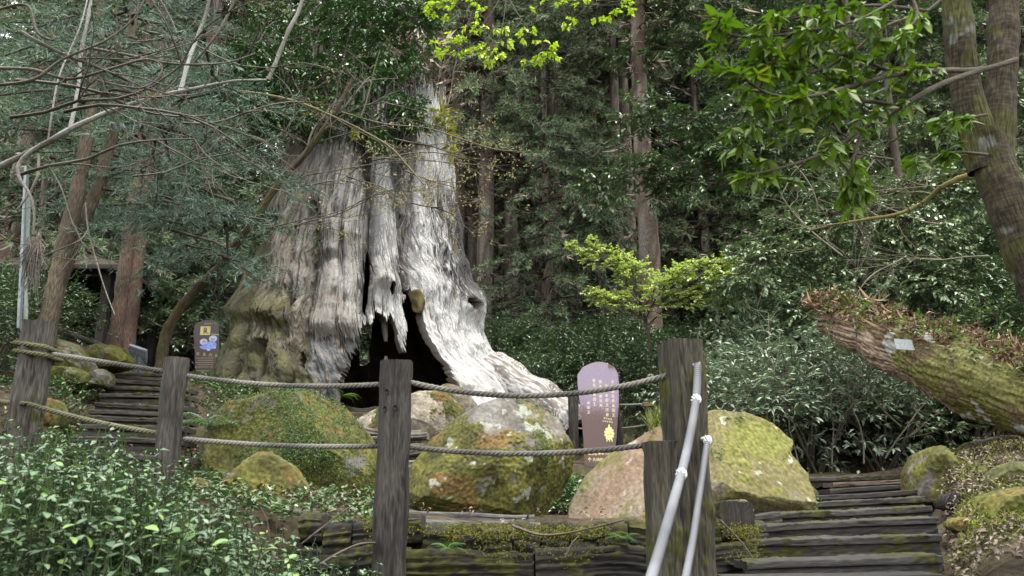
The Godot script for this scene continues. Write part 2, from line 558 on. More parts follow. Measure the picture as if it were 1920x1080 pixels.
func hollow_trunk() -> void:
	var le := edge([[566, 225], [553, 290], [540, 330], [517, 400], [492, 470], [474, 520], [456, 580], [438, 640], [418, 700], [402, 740], [390, 800]])
	var re := edge([[830, 190], [838, 300], [846, 400], [853, 470], [872, 530], [893, 572], [898, 610], [915, 650], [945, 690], [990, 722], [1030, 750], [1050, 800]])
	var furrow := [  # rows of a dark crease, its half width, its depth
		[rows([[250, 678], [330, 690], [400, 698], [460, 692], [520, 688], [590, 682]]), 11.0, 0.36],
		[rows([[210, 742], [300, 750], [400, 757], [470, 762], [550, 770]]), 13.0, 0.36],
		[rows([[330, 775], [420, 777], [480, 778], [560, 788]]), 5.0, 0.08],
		[rows([[380, 592], [440, 590], [520, 586], [580, 578], [660, 560], [740, 540]]), 10.0, 0.22],
		[rows([[400, 515], [480, 488], [560, 478], [620, 462], [690, 446], [740, 425]]), 9.0, 0.42],
		[rows([[430, 555], [500, 548], [560, 545], [600, 540]]), 5.0, 0.07],
		[rows([[300, 620], [380, 628], [450, 640], [520, 645], [580, 650]]), 5.0, 0.05],
		[rows([[250, 800], [330, 806], [400, 812], [500, 818]]), 4.0, 0.04],
		[rows([[640, 505], [700, 490], [760, 470]]), 8.0, 0.14],
	]
	var bumps := [  # x, y, half width, half height, how far it stands out, 1 = undercut ledge
		[520, 590, 44, 30, 0.24, 1], [632, 612, 52, 34, 0.26, 1], [640, 432, 46, 24, 0.10, 1], [655, 520, 34, 18, 0.07, 1],
		[560, 470, 30, 26, 0.09, 1], [625, 470, 32, 20, 0.06, 1], [868, 577, 34, 32, 0.22, 0], [846, 500, 15, 30, 0.16, 0],
		[843, 428, 10, 24, 0.10, 0], [722, 520, 28, 18, 0.10, 1], [535, 530, 30, 22, 0.09, 1], [455, 585, 22, 26, 0.16, 1],
		[636, 578, 7, 9, 0.05, 0], [637, 540, 6, 6, 0.03, 0], [600, 660, 20, 40, 0.10, 0], [500, 660, 40, 40, 0.12, 1], [545, 690, 30, 30, 0.10, 1],
		[930, 690, 24, 16, 0.07, 0], [870, 660, 22, 30, 0.06, 0], [585, 350, 26, 40, 0.06, 0], [655, 350, 24, 60, 0.06, 0], [812, 420, 26, 170, 0.2, 0], [727, 430, 22, 150, 0.18, 0], [640, 450, 36, 190, 0.16, 0], [545, 500, 24, 150, 0.12, 0],
	]
	var gaps := [
		poly([[770, 543], [782, 548], [791, 572], [796, 600], [806, 628], [822, 654], [838, 676], [850, 700], [853, 714], [862, 728], [876, 748], [880, 800], [600, 800], [634, 760], [637, 720], [648, 694], [664, 668], [676, 640], [682, 612], [690, 600], [697, 606], [706, 591], [716, 590], [722, 604], [729, 600], [735, 592], [744, 604], [748, 622], [752, 640], [759, 652], [767, 653], [765, 618], [760, 586], [757, 560]]),
		poly([[691, 462], [697, 470], [694, 520], [688, 560], [685, 578], [680, 574], [684, 520], [687, 480]]),
		poly([[733, 532], [738, 530], [741, 541], [739, 550], [733, 550], [730, 542]]),
		poly([[853, 563], [862, 561], [872, 568], [878, 580], [876, 591], [868, 586], [858, 575]]),
		poly([[551, 562], [555, 558], [559, 560], [557, 575], [552, 594], [547, 590], [547, 575]]),
		poly([[571, 664], [577, 660], [581, 670], [577, 692], [571, 696], [567, 684]]),
		poly([[675, 645], [684, 615], [694, 612], [697, 640], [690, 680], [680, 700]]),
	]
	var boxes: Array[Rect2] = []
	for g in gaps: boxes.append(box_of(g))
	var char_area := poly([[590, 640], [625, 632], [660, 636], [690, 605], [690, 640], [655, 700], [640, 765], [598, 765], [606, 720], [583, 712], [600, 668]])
	var fr := 400; var bk := 110
	var phis := PackedFloat32Array()
	for j in fr: phis.append(-1.85 + 3.7 * j / fr)
	for j in bk: phis.append(1.85 + (TAU - 3.7) * j / bk)
	phis.append(TAU - 1.85)
	var nc := phis.size(); var nrow := 400
	var yb := 2.55
	var mb := MB.new()
	var inn := PackedVector3Array()
	var off := PackedByteArray()
	var pale := Color(0.43, 0.422, 0.418); var mid := Color(0.155, 0.14, 0.122); var dark := Color(0.075, 0.06, 0.048)
	var moss := Color(0.072, 0.068, 0.016); var deep := Color(0.032, 0.028, 0.012); var coal := Color(0.02, 0.02, 0.021)
	for i in nrow + 1:
		var f := float(i) / nrow
		for j in nc:
			var phi := phis[j % nc]
			var sp := sin(phi); var cp := cos(phi)
			var top := 8.2 + 0.5 * sp + 0.55 * nv.get_noise_2d(sp * 60, cp * 60) + 0.25 * na.get_noise_2d(sp * 9, cp * 9)
			var y := lerpf(yb, top, f)
			var l := lookup(le, y); var r := lookup(re, y)
			var a := (r - l) / 2; var cx := (r + l) / 2
			var b := a * 0.66 + 0.32
			var dir := Vector3(sp, 0, cp)
			var p := Vector3(cx + a * sp, y, -14.0 + b * cp)
			var arc := phi * 2.0
			var q0 := photo(p)
			# broad lobes, fluted ridges and fibres that run with the grain
			var lobe := 0.13 * na.get_noise_2d(arc * 1.1 + 5, y * 0.18) + 0.075 * nr.get_noise_2d(arc * 2.3, y * 0.25)
			var wr := 0.095 * na.get_noise_3d(arc * 2.0, y * 3.4, 4.0) + 0.045 * nb.get_noise_3d(arc * 5.0, y * 7.0, 9.0)
			var wind := arc + 0.02 * na.get_noise_2d(arc * 1.5, y * 1.8)
			var fibre := nv.get_noise_2d(wind * 24.0, y * 0.5)
			var fine := nv.get_noise_2d(wind * 55.0, y * 0.9 + 50)
			var flow := sm(700, 900, q0.x) * sm(560, 660, q0.y)      # the flaring root is strongly ribbed
			var cr := sm(0.17, 0.07, absf(nv.get_noise_2d(wind * 6.5 + 90, y * 0.45))) * sm(-0.1, 0.3, nb.get_noise_2d(arc * 3.0, y * 1.3)) # long drying cracks
			var ds := lobe - 0.03 * cr + wr + 0.007 * fibre + 0.004 * fine + (0.018 + 0.05 * flow) * (0.35 - absf(nv.get_noise_2d(wind * (9.0 + 3.0 * nb.get_noise_2d(arc, 8.0)) + 30, y * 0.55))) + 0.018 * sm(660, 760, q0.x) * nv.get_noise_2d(arc * 3.5 + 11, y * 8.0 + 2.0 * na.get_noise_2d(arc * 2.0, y))
			var q := q0
			var front := cp > -0.3
			var gone := 0
			var furr := 0.0
			if front:
				var yi := clampi(int(q.y), 0, 1099)
				for e in furrow:
					var fx: float = e[0][yi]
					if fx > 0:
						var d := absf(q.x + 5.0 * nb.get_noise_2d(y * 4.0, 3.0) - fx) / float(e[1])
						if d < 2.6:
							var g := exp(-d * d)
							ds -= float(e[2]) * g
							furr = maxf(furr, g)
				for e in bumps:
					var u: float = (q.x - e[0]) / e[2]
					var w: float = (q.y - e[1]) / e[3]
					if absf(u) < 2.2 and absf(w) < 2.6:
						ds += e[4] * exp(-u * u) * (exp(-w * w * 0.55) if w < 0 else exp(-w * w * (3.2 if e[5] else 0.9)))
			for k in gaps.size():
				if boxes[k].has_point(q) and (front or k == 6):
					var jag := Vector2(2.0 * fibre, 3.0 * fibre + 12.0 * nv.get_noise_2d(arc * 9.0, 3.0))
					if Geometry2D.is_point_in_polygon(q + (jag if k == 0 else jag * 0.2), gaps[k]): gone = 1
			p += dir * ds
			# what the wood looks like here: bleached grey on the right, brown-grey and mossy on the left
			var n3 := nb.get_noise_3dv(p * 1.7)
			var grit := na.get_noise_3dv(p * 14.0)
			var bleach := clampf((q.x - 640.0) / 90.0 + 0.8 * n3, 0, 1) if front else 0.3
			var brown := mid.lerp(Color(0.11, 0.085, 0.062), sm(620, 540, q.x + 40 * n3)) if front else mid
			var col := brown.lerp(pale, 0.10 + 0.9 * bleach * clampf(0.9 + 0.12 * fibre + 0.1 * fine + 0.22 * n3, 0, 1))
			col = col.lerp(Color(0.31, 0.30, 0.29), sm(0.25, 0.45, nv.get_noise_2d(wind * 34.0 + 40, y * 0.8) + 0.4 * n3) * 0.3 * (1 - bleach))
			col = col.lerp(dark, sm(0.3, 0.6, -0.7 * fibre + 0.7 * n3) * (0.4 - 0.2 * bleach))
			col = col.lerp(Color(0.055, 0.047, 0.041), cr * 0.85)
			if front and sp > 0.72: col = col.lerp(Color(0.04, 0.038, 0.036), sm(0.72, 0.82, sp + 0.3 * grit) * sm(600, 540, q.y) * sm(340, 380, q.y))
			if front and q.x > 755 and q.x < 779: col = col.lerp(Color(0.14, 0.125, 0.115), sm(0.0, 0.3, 0.35 + grit) * sm(560, 520, q.y))
			col = col.lerp(Color(0.15, 0.13, 0.115), flow * sm(-0.15, 0.35, nv.get_noise_2d(wind * 15.0, y * 0.8 + 20) + 0.15 * grit) * 0.3)
			col = col.lerp(Color(0.22, 0.15, 0.09), sm(0.25, 0.5, na.get_noise_3d(arc * 8, y * 2.2, 7)) * 0.22)
			if front:
				var mw := sm(610, 470, q.x) * 0.50 + sm(560, 690, q.y) * sm(640, 560, q.x) * 0.42 + sm(500, 455, q.x) * 0.3
				mw += 0.55 * exp(-pow((q.x - 588 + 0.06 * (q.y - 520)) / 14.0, 2)) * sm(370, 430, q.y)
				mw += 0.6 * exp(-pow((q.x - 520) / 34.0, 2) - pow((q.y - 588) / 22.0, 2))
				var mt := sm(0.42, 0.62, mw + 0.55 * n3 + 0.6 * grit - 0.05)
				col = col.lerp(moss.lerp(deep, clampf(0.55 + 1.6 * nb.get_noise_3dv(p * 6.0), 0, 1)), mt * 0.92)
				p += dir * mt * 0.02 * (1 + na.get_noise_3dv(p * 30.0))
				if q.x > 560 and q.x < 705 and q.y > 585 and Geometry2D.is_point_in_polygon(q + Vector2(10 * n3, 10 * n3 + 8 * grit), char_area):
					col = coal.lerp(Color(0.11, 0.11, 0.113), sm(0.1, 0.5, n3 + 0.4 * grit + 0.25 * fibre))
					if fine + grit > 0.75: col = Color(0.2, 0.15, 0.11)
			mb.v.append(p); mb.c.append(col); mb.t.append(Vector2(arc, y))
			inn.append(p - dir * (0.19 + 0.05 * fibre))
			off.append(gone)
	var root := thing("hollow_giant_trunk", Vector3(-2.4, 3.2, -14), "enormous hollow dead trunk, silver wood on the right, moss on the left, jagged dark opening", "tree trunk")
	var lip := MB.new()
	var rim := Color(0.15, 0.12, 0.095)
	var kept := func(i: int, j: int) -> bool:
		if i < 0 or i >= nrow: return true
		var jj := posmod(j, nc - 1)
		var s: int = i * nc + jj
		return off[s] + off[s + 1] + off[s + nc] + off[s + nc + 1] == 0
	for i in nrow:
		for j in nc - 1:
			var s := i * nc + j
			if off[s] + off[s + 1] + off[s + nc] + off[s + nc + 1]: continue
			mb.quad(s, s + 1, s + nc + 1, s + nc)
			for e in [[0, -1, s, s + nc], [0, 1, s + nc + 1, s + 1], [-1, 0, s + 1, s], [1, 0, s + nc, s + nc + 1]]:
				if not kept.call(i + e[0], j + e[1]):
					var a2: int = e[2]; var b2: int = e[3]
					var c1 := mb.c[a2].lerp(rim, 0.5)
					lip.quad(lip.vert(mb.v[a2], c1, mb.t[a2]), lip.vert(mb.v[b2], c1, mb.t[b2]), lip.vert(inn[b2], rim, mb.t[b2] + Vector2(0.2, 0)), lip.vert(inn[a2], rim, mb.t[a2] + Vector2(0.2, 0)))
	part("weathered_shell", mb, M.trunk_wood, root)
	part("torn_edge", lip, M.trunk_wood, root)
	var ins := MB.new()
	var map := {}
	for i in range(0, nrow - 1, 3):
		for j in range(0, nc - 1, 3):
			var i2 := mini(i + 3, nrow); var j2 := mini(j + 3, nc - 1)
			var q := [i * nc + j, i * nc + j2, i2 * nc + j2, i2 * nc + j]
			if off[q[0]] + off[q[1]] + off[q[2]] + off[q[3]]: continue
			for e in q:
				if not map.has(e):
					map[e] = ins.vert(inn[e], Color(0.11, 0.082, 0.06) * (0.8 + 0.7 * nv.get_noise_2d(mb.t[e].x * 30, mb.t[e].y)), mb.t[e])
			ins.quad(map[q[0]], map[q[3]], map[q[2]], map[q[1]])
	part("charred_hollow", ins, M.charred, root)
	# rotted plug below the broken crown
	var cap := MB.new()
	var mdl := cap.vert(Vector3(-2.5, 7.75, -14), dark)
	var ring := []
	for k in 40:
		var a := TAU * k / 40
		ring.append(cap.vert(Vector3(-2.5 + 1.5 * sin(a), 7.55 + 0.2 * na.get_noise_2d(sin(a) * 20, cos(a) * 20), -14 + 1.35 * cos(a)), dark.lerp(mid, rr(0, 0.5))))
	for k in 40: cap.tri(mdl, ring[k], ring[(k + 1) % 40])
	part("rotted_core", cap, M.charred, root)
	# the long root that ends as a hollow log beside the sign
	var rp := path([[925, 700, 13.2], [975, 728, 12.75], [1025, 757, 12.3], [1065, 785, 12.0], [1086, 812, 11.8]], 36)
	var rt := MB.new()
	var rads := PackedFloat32Array()
	for k in rp.size():
		var f := float(k) / (rp.size() - 1)
		rads.append(0.36 - 0.08 * f - 0.05 * sin(f * PI) + 0.03 * sin(f * 17))
	tube(rt, rp, rads, 90, Color(0.30, 0.27, 0.25), Color(0.14, 0.115, 0.10), 0.08)
	for k in rt.v.size():
		var g := nv.get_noise_2d(rt.t[k].x * 45, rt.t[k].y * 1.2)
		rt.c[k] = rt.c[k].lerp(pale, sm(0.1, 0.5, g)).lerp(dark, sm(0.15, 0.5, -g) * 0.7)
	var rm := part("root", rt, M.trunk_wood, root)
	var ri := MB.new()
	var rin := PackedFloat32Array()
	for k in rads: rin.append(k * 0.66)
	tube(ri, rp, rin, 30, Color(0.09, 0.07, 0.055), Color(0.15, 0.115, 0.085), 0.2)
	part("hollow", ri, M.charred, rm)
	var rr_ := MB.new()     # broken rim between the skin and the hollow
	var n61 := 91
	for j in 90:
		var o0 := rt.v.size() - n61 + j
		var jn := ri.v.size() - 31 + j / 3
		var jm := ri.v.size() - 31 + (j + 1) / 3
		rr_.quad(rr_.vert(rt.v[o0], mid), rr_.vert(rt.v[o0 + 1], mid), rr_.vert(ri.v[jm], dark), rr_.vert(ri.v[jn], dark))
	part("broken_rim", rr_, M.charred, rm)
	var sh := MB.new()
	tube(sh, path([[716, 575, 12.75], [720, 605, 12.75], [723, 640, 12.78]], 6), rad(0.10, 0.02, 13), 10, Color(0.12, 0.10, 0.09), Color(0.3, 0.28, 0.26), 0.4, true)
	part("hanging_splinter", sh, M.trunk_wood, root)
	var leg := MB.new()
	tube(leg, path([[898, 735, 12.5], [903, 765, 12.45], [906, 800, 12.4]], 5), rad(0.10, 0.12, 11), 12, Color(0.3, 0.2, 0.13), Color(0.14, 0.09, 0.06), 0.3, true)
	part("root_stub", leg, M.trunk_wood, root)
	var knob := MB.new()
	boulder(knob, [[772, 548], [790, 545], [795, 565], [790, 588], [776, 585]], 12.55, 0.14, 0.14, func(p): return Color(0.045, 0.043, 0.016).lerp(Color(0.12, 0.09, 0.045), clampf(0.5 + 2 * na.get_noise_3dv(p * 9), 0, 1)), {"na": 40, "nb": 24, "amp": 0.05})
	part("mossy_knob", knob, M.moss, root)


# ---------------------------------------------------------------- plants
func spray(mb: MB, p: Vector3, d: Vector3, l: float, n: int, ca: Color, cb: Color, sl := 0.17, sw := 0.03) -> void:
	# a twig of a cedar: narrow needle strands all round it, drooping at the tip
	var up := Vector3.UP
	var col := ca.lerp(cb, rng.randf())
	for k in n:
		var f := (k + rng.randf()) / n
		var q := p + d * l * f + Vector3(0, -0.22 * l * f * f, 0)
		var s := (d * 0.75 + rvec() * 0.75 + Vector3(0, -0.12, 0)).normalized()
		mb.strand(q, s, rvec(), sl * rr(0.6, 1.25), sw * rr(0.7, 1.3), col * rr(0.75, 1.3), 0.15)


func conifer_limb(mb: MB, wood: MB, dead: MB, p0: Vector3, az: float, l: float, rise: float, droop: float, ca: Color, cb: Color, step: float, n: int, deadness: float, sl := 0.17, sw := 0.03) -> void:
	var h := Vector3(cos(az), 0, sin(az))
	var pts := PackedVector3Array()
	var seg := 6
	for k in seg + 1:
		var f := float(k) / seg
		pts.append(p0 + h * l * f + Vector3(0, l * (rise * f - droop * f * f), 0) + Vector3(nv.get_noise_2d(p0.y * 90, f * 60), 0, nv.get_noise_2d(f * 60, p0.y * 90)) * 0.12 * l)
	tube(wood, pts, rad(0.012 + l * 0.008, 0.005, seg + 1), 4, Color(0.07, 0.055, 0.045), Color(0.13, 0.11, 0.09))
	var s := l * 0.22
	while s < l:
		var f := s / l
		var q := pts[int(f * seg)].lerp(pts[mini(int(f * seg) + 1, seg)], fmod(f * seg, 1.0))
		var a2 := az + rr(-1.3, 1.3)
		var d := Vector3(cos(a2), rr(-0.45, 0.35), sin(a2)).normalized()
		if rng.randf() < deadness * (1.3 - f):
			for k in 5:
				var dd := (d + rvec() * 0.5 + Vector3(0, -0.7, 0)).normalized()
				dead.strand(q, dd, rvec(), rr(0.15, 0.4), 0.014, Color(0.16, 0.12, 0.09).lerp(Color(0.30, 0.25, 0.2), rng.randf()), 0.3)
		else:
			spray(mb, q, d, rr(0.25, 0.55), n, ca, cb, sl, sw)
		s += step * rr(0.6, 1.4)


func make_cedar(called: String, sd: int, h: float, cb: float, r: float, dens: float, deadness: float, ca: Color, cc: Color) -> void:
	rng.seed = sd
	var t := MB.new(); var cr := MB.new(); var wd := MB.new(); var de := MB.new()
	var pts: Array[Vector3] = []
	for k in 9:
		var f := k / 8.0
		pts.append(Vector3(0.25 * nv.get_noise_2d(f * 40, sd * 9.0), h * f, 0.25 * nv.get_noise_2d(f * 40, sd * 9.0 + 500)) * Vector3(f + 0.2, 1, f + 0.2) + (Vector3(0, -0.4, 0) if k == 0 else Vector3.ZERO))
	var tr := smooth(pts, 8)
	var ra := PackedFloat32Array()
	for k in tr.size():
		var f := float(k) / (tr.size() - 1)
		ra.append(h * 0.0085 * (1 - f) + 0.02 + 0.09 * exp(-f * h / 0.5))
	tube(t, tr, ra, 14, Color(0.22, 0.155, 0.12), Color(0.11, 0.082, 0.068), 0.12)
	for k in t.v.size():
		t.c[k] = t.c[k].lerp(Color(0.32, 0.275, 0.235), sm(0.0, 0.4, nv.get_noise_2d(t.t[k].x * 70, t.t[k].y * 1.5)))
	var n := int((h - cb) * dens)
	for k in n:
		var f := pow((k + rng.randf()) / n, 1.15)
		var y := cb + (h - cb) * f
		var l := r * pow(1.0 - f, 0.65) * rr(0.65, 1.15) + 0.35
		conifer_limb(cr, wd, de, Vector3(0, y, 0), rr(0, TAU), l, rr(0.0, 0.35), rr(0.3, 0.75), ca, cc, 0.13, 22, deadness if f < 0.35 else deadness * 0.3)
	for k in int(cb * 2.2):                       # dead limbs on the bare bole
		conifer_limb(cr, wd, de, Vector3(0, rr(cb * 0.3, cb), 0), rr(0, TAU), rr(0.4, 1.1), rr(-0.1, 0.2), rr(0.1, 0.6), ca, cc, 0.22, 8, 1.5)
	proto[called] = [t.build(), cr.build(), wd.build(), de.build()]


func cedar(kind: String, where: Vector3, turn: float, size: float, wide: float, label: String, group := "") -> Node3D:
	var o := thing("cedar_tree", where, label, "tree", group)
	o.rotation.y = turn
	o.scale = Vector3(size * wide, size, size * wide)
	var names := ["trunk", "crown", "branches", "dead_twigs"]
	var ms := [M.bark, M.needles, M.twig, M.dry]
	for k in 4:
		var mi := MeshInstance3D.new()
		mi.name = names[k]
		mi.mesh = proto[kind][k]
		mi.material_override = ms[k]
		if k > 0: mi.set_meta("kind", "stuff")
		o.add_child(mi, true)
	return o


func twig_leaves(mb: MB, wood: MB, p: Vector3, d: Vector3, l: float, n: int, ll: float, lw: float, ca: Color, cb: Color, droop: float, whorl := 0.0) -> void:
	var e := p + d * l + Vector3(0, -droop * l, 0)
	if wood:
		tube(wood, PackedVector3Array([p, p.lerp(e, 0.5) + Vector3(0, 0.1 * droop * l, 0), e]), rad(0.004 + l * 0.006, 0.0025, 3), 4, Color(0.07, 0.06, 0.04), Color(0.13, 0.11, 0.08))
	var sd := d.cross(Vector3.UP).normalized()
	for k in n:
		var f := lerpf(0.25, 1.0, (k + 0.5) / n)
		if rng.randf() < whorl: f = rr(0.9, 1.02)
		var q := p.lerp(e, f)
		var side := sd * (1.0 if k % 2 else -1.0)
		var ld := (d * rr(0.3, 1.0) + side * rr(0.4, 1.1) + Vector3(0, rr(-0.5, 0.25) - droop * 0.6, 0) + rvec() * 0.25).normalized()
		mb.leaf(q, ld, (Vector3.UP + rvec() * 0.55).normalized(), ll * rr(0.65, 1.2), lw * rr(0.75, 1.2), ca.lerp(cb, rng.randf()) * rr(0.75, 1.25), rr(0.0, 0.3), rr(0.02, 0.22))


func make_shrub(called: String, sd: int, r: Vector3, stems: int, twigs: int, n: int, ll: float, lw: float, ca: Color, cb: Color, droop: float, whorl := 0.0) -> void:
	rng.seed = sd
	var lf := MB.new(); var wd := MB.new()
	for k in stems:
		var az := rr(0, TAU)
		var e := Vector3(cos(az) * r.x * rr(0.3, 0.8), r.y * rr(0.9, 1.7), sin(az) * r.z * rr(0.3, 0.8))
		var pp := smooth([Vector3(rr(-0.15, 0.15), -0.2, rr(-0.15, 0.15)), e * 0.45 + rvec() * 0.12, e], 6)
		tube(wd, pp, rad(0.025, 0.006, pp.size()), 5, Color(0.08, 0.065, 0.05), Color(0.16, 0.14, 0.11))
	for k in twigs:
		var dir := rvec()
		dir.y = absf(dir.y) if rng.randf() < 0.7 else dir.y
		var rad_ := pow(rng.randf(), 0.45)
		var clump := 1.0 + 0.35 * na.get_noise_3dv(dir * 14.0 + Vector3(sd, 0, 0))
		var p := Vector3(0, r.y * 0.8, 0) + dir * r * rad_ * clump
		if p.y < 0.03: p.y = rr(0.03, 0.3)
		var d := (dir + Vector3(0, 0.35, 0) + rvec() * 0.6).normalized()
		twig_leaves(lf, wd if k % 2 == 0 else null, p, d, rr(0.12, 0.3), n, ll, lw, ca, cb, droop, whorl)
	proto[called] = [lf.build(), wd.build()]


func shrub(called: String, kind: String, where: Vector3, turn: float, size: Vector3, label: String, group := "", m: Material = null) -> Node3D:
	var o := thing(called, where, label, "shrub", group)
	o.rotation.y = turn
	o.scale = size
	var a := MeshInstance3D.new(); a.name = "foliage"; a.mesh = proto[kind][0]; a.material_override = m if m else M.glossy_leaf
	var b := MeshInstance3D.new(); b.name = "stems"; b.mesh = proto[kind][1]; b.material_override = M.twig
	a.set_meta("kind", "stuff"); b.set_meta("kind", "stuff")
	o.add_child(a, true); o.add_child(b, true)
	return o


# a bough: a limb along a path, side twigs and leaves on them
func bough(lf: MB, wd: MB, pts: PackedVector3Array, r0: float, o: Dictionary) -> void:
	var last := pts.size() - 1
	tube(wd, pts, rad(r0, maxf(r0 * 0.3, 0.004), pts.size()), 7, o.get("wood_a", Color(0.08, 0.065, 0.045)), o.get("wood_b", Color(0.15, 0.13, 0.1)), 0.12)
	var n: int = o.get("twigs", 40)
	for k in n:
		var f := lerpf(o.get("from", 0.25), 1.0, pow(rng.randf(), 0.8))
		var i := mini(int(f * last), last - 1)
		var p := pts[i].lerp(pts[i + 1], rng.randf())
		var tg := (pts[i + 1] - pts[i]).normalized()
		var d := (tg * rr(0.0, 0.8) + rvec() * Vector3(1, o.get("flat", 0.6), 1) + Vector3(0, o.get("rise", 0.05), 0)).normalized()
		var l: float = o.get("len", 0.5) * rr(0.4, 1.2) * (1.2 - 0.5 * f)
		var e := p + d * l + Vector3(0, -o.get("sag", 0.15) * l, 0)
		tube(wd, PackedVector3Array([p, p.lerp(e, 0.5) + Vector3(0, 0.05 * l, 0), e]), rad(0.003 + l * 0.008, 0.003, 3), 4, Color(0.08, 0.065, 0.045), Color(0.15, 0.13, 0.1))
		for j in int(o.get("sub", 3)):
			var q := p.lerp(e, rr(0.35, 1.0))
			var dd := (d + rvec() * Vector3(1, o.get("flat", 0.6), 1) * 0.9).normalized()
			twig_leaves(lf, wd if j == 0 else null, q, dd, o.get("tip", 0.16) * rr(0.7, 1.3), o.get("n", 6), o.get("ll", 0.07), o.get("lw", 0.03), o.get("ca", Color(0.03, 0.06, 0.015)), o.get("cb", Color(0.07, 0.12, 0.03)), o.get("droop", 0.15), o.get("whorl", 0.0))


# bare branching twigs
func twigs(mb: MB, p: Vector3, d: Vector3, l: float, r: float, depth: int, ca: Color, cb: Color, o := {}) -> void:
	var seg := 5
	var pts: Array[Vector3] = [p]
	var dd := d
	for k in seg:
		dd = (dd + rvec() * o.get("crook", 0.22) + Vector3(0, o.get("bend", 0.0), 0)).normalized()
		pts.append(pts[-1] + dd * l / seg)
	var sp := smooth(pts, 2)
	tube(mb, sp, rad(r, r * 0.45, sp.size()), 5 if r > 0.006 else 4, ca, cb, 0.15)
	var ends: Array = o.get("ends", [])
	if depth <= 0:
		ends.append([pts[-1], dd])
		return
	for k in int(o.get("fork", 4)):
		var i := 1 + rng.randi() % seg
		var s: Vector3 = (dd + rvec() * o.get("spread", 0.9) * Vector3(1, 0.7, o.get("deep", 1.0))).normalized()
		twigs(mb, pts[i], s, l * rr(0.4, 0.75), r * 0.5, depth - 1, ca, cb, o)


func fern(lf: MB, p: Vector3, r: float, n: int, ca: Color, cb: Color) -> void:
	for k in n:
		var az := TAU * k / n + rr(-0.3, 0.3)
		var h := Vector3(cos(az), 0, sin(az))
		var side := Vector3(-h.z, 0, h.x)
		var rise := rr(0.5, 1.1)
		var rach := PackedVector3Array()
		for j in 5:
			var f := j / 4.0
			rach.append(p + h * r * f + Vector3(0, r * (rise * f - 0.9 * f * f), 0))
		tube(lf, rach, rad(r * 0.012, r * 0.004, 5), 3, ca, cb)
		for j in 12:
			var f := (j + 1) / 12.0
			var q := p + h * r * f + Vector3(0, r * (rise * f - 0.9 * f * f), 0)
			var d := (h * 0.35 + side + Vector3(0, -0.2, 0)).normalized()
			var w := r * 0.34 * sin(minf(f * 1.15, 1.0) * PI * 0.9 + 0.25)
			lf.strand(q, d, Vector3.UP, w, r * 0.075, ca.lerp(cb, rng.randf()), 0.1)
			lf.strand(q, (h * 0.35 - side + Vector3(0, -0.2, 0)).normalized(), Vector3.UP, w, r * 0.075, ca.lerp(cb, rng.randf()), 0.1)


func scatter(surface: PackedVector3Array, n: int, pick: Callable) -> Array:
	# random points with normals out of a boulder's surface list
	var o := []
	var tries := 0
	while o.size() < n and tries < n * 12:
		tries += 1
		var k := (rng.randi() % (surface.size() / 2)) * 2
		if pick.call(surface[k], surface[k + 1]): o.append([surface[k], surface[k + 1]])
	return o


# ---------------------------------------------------------------- stones and their moss
func stone_paint(grey: Color, warm: Color, moss: Color, share: float, lichen: float, sd: float, zone: Callable = func(_p): return 0.0) -> Callable:
	return func(p: Vector3) -> Color:
		var q := p + Vector3(sd, sd, -sd)
		var col := grey.lerp(warm, clampf(0.5 + 1.1 * na.get_noise_3dv(q * 2.4), 0, 1)) * (0.95 + 0.6 * nb.get_noise_3dv(q * 14.0))
		col = col.lerp(Color(0.05, 0.045, 0.035), sm(0.22, 0.5, nr.get_noise_3dv(q * 2.0)) * 0.4)
		var sh: float = share + zone.call(p)
		var m := nb.get_noise_3dv(q * 1.9) + 0.55 * na.get_noise_3dv(q * 9.0) + 0.2 * nv.get_noise_3dv(q * 22.0)
		var mt := sm(0.45 - sh, 0.66 - sh, m)
		var mc := moss.lerp(Color(moss.r * 0.45, moss.g * 0.48, moss.b * 0.6), clampf(0.5 + 1.5 * na.get_noise_3dv(q * 6.0 + Vector3(9, 0, 0)), 0, 1))
		mc = mc.lerp(Color(0.15, 0.085, 0.03), sm(0.15, 0.45, nb.get_noise_3dv(q * 3.3 + Vector3(0, 20, 0))) * 0.7)
		mc *= 1.0 + 0.5 * nv.get_noise_3dv(q * 26.0)
		var out := col.lerp(mc, mt)
		if lichen > 0 and na.get_noise_3dv(q * 5.5 + Vector3(40, 0, 0)) + 0.4 * nb.get_noise_3dv(q * 20.0) > 0.55 - lichen:
			out = out.lerp(Color(0.32, 0.33, 0.28), 0.75)
		out.a = 1.5 + mt * 0.008 * (1.0 + nv.get_noise_3dv(q * 24.0))
		return out


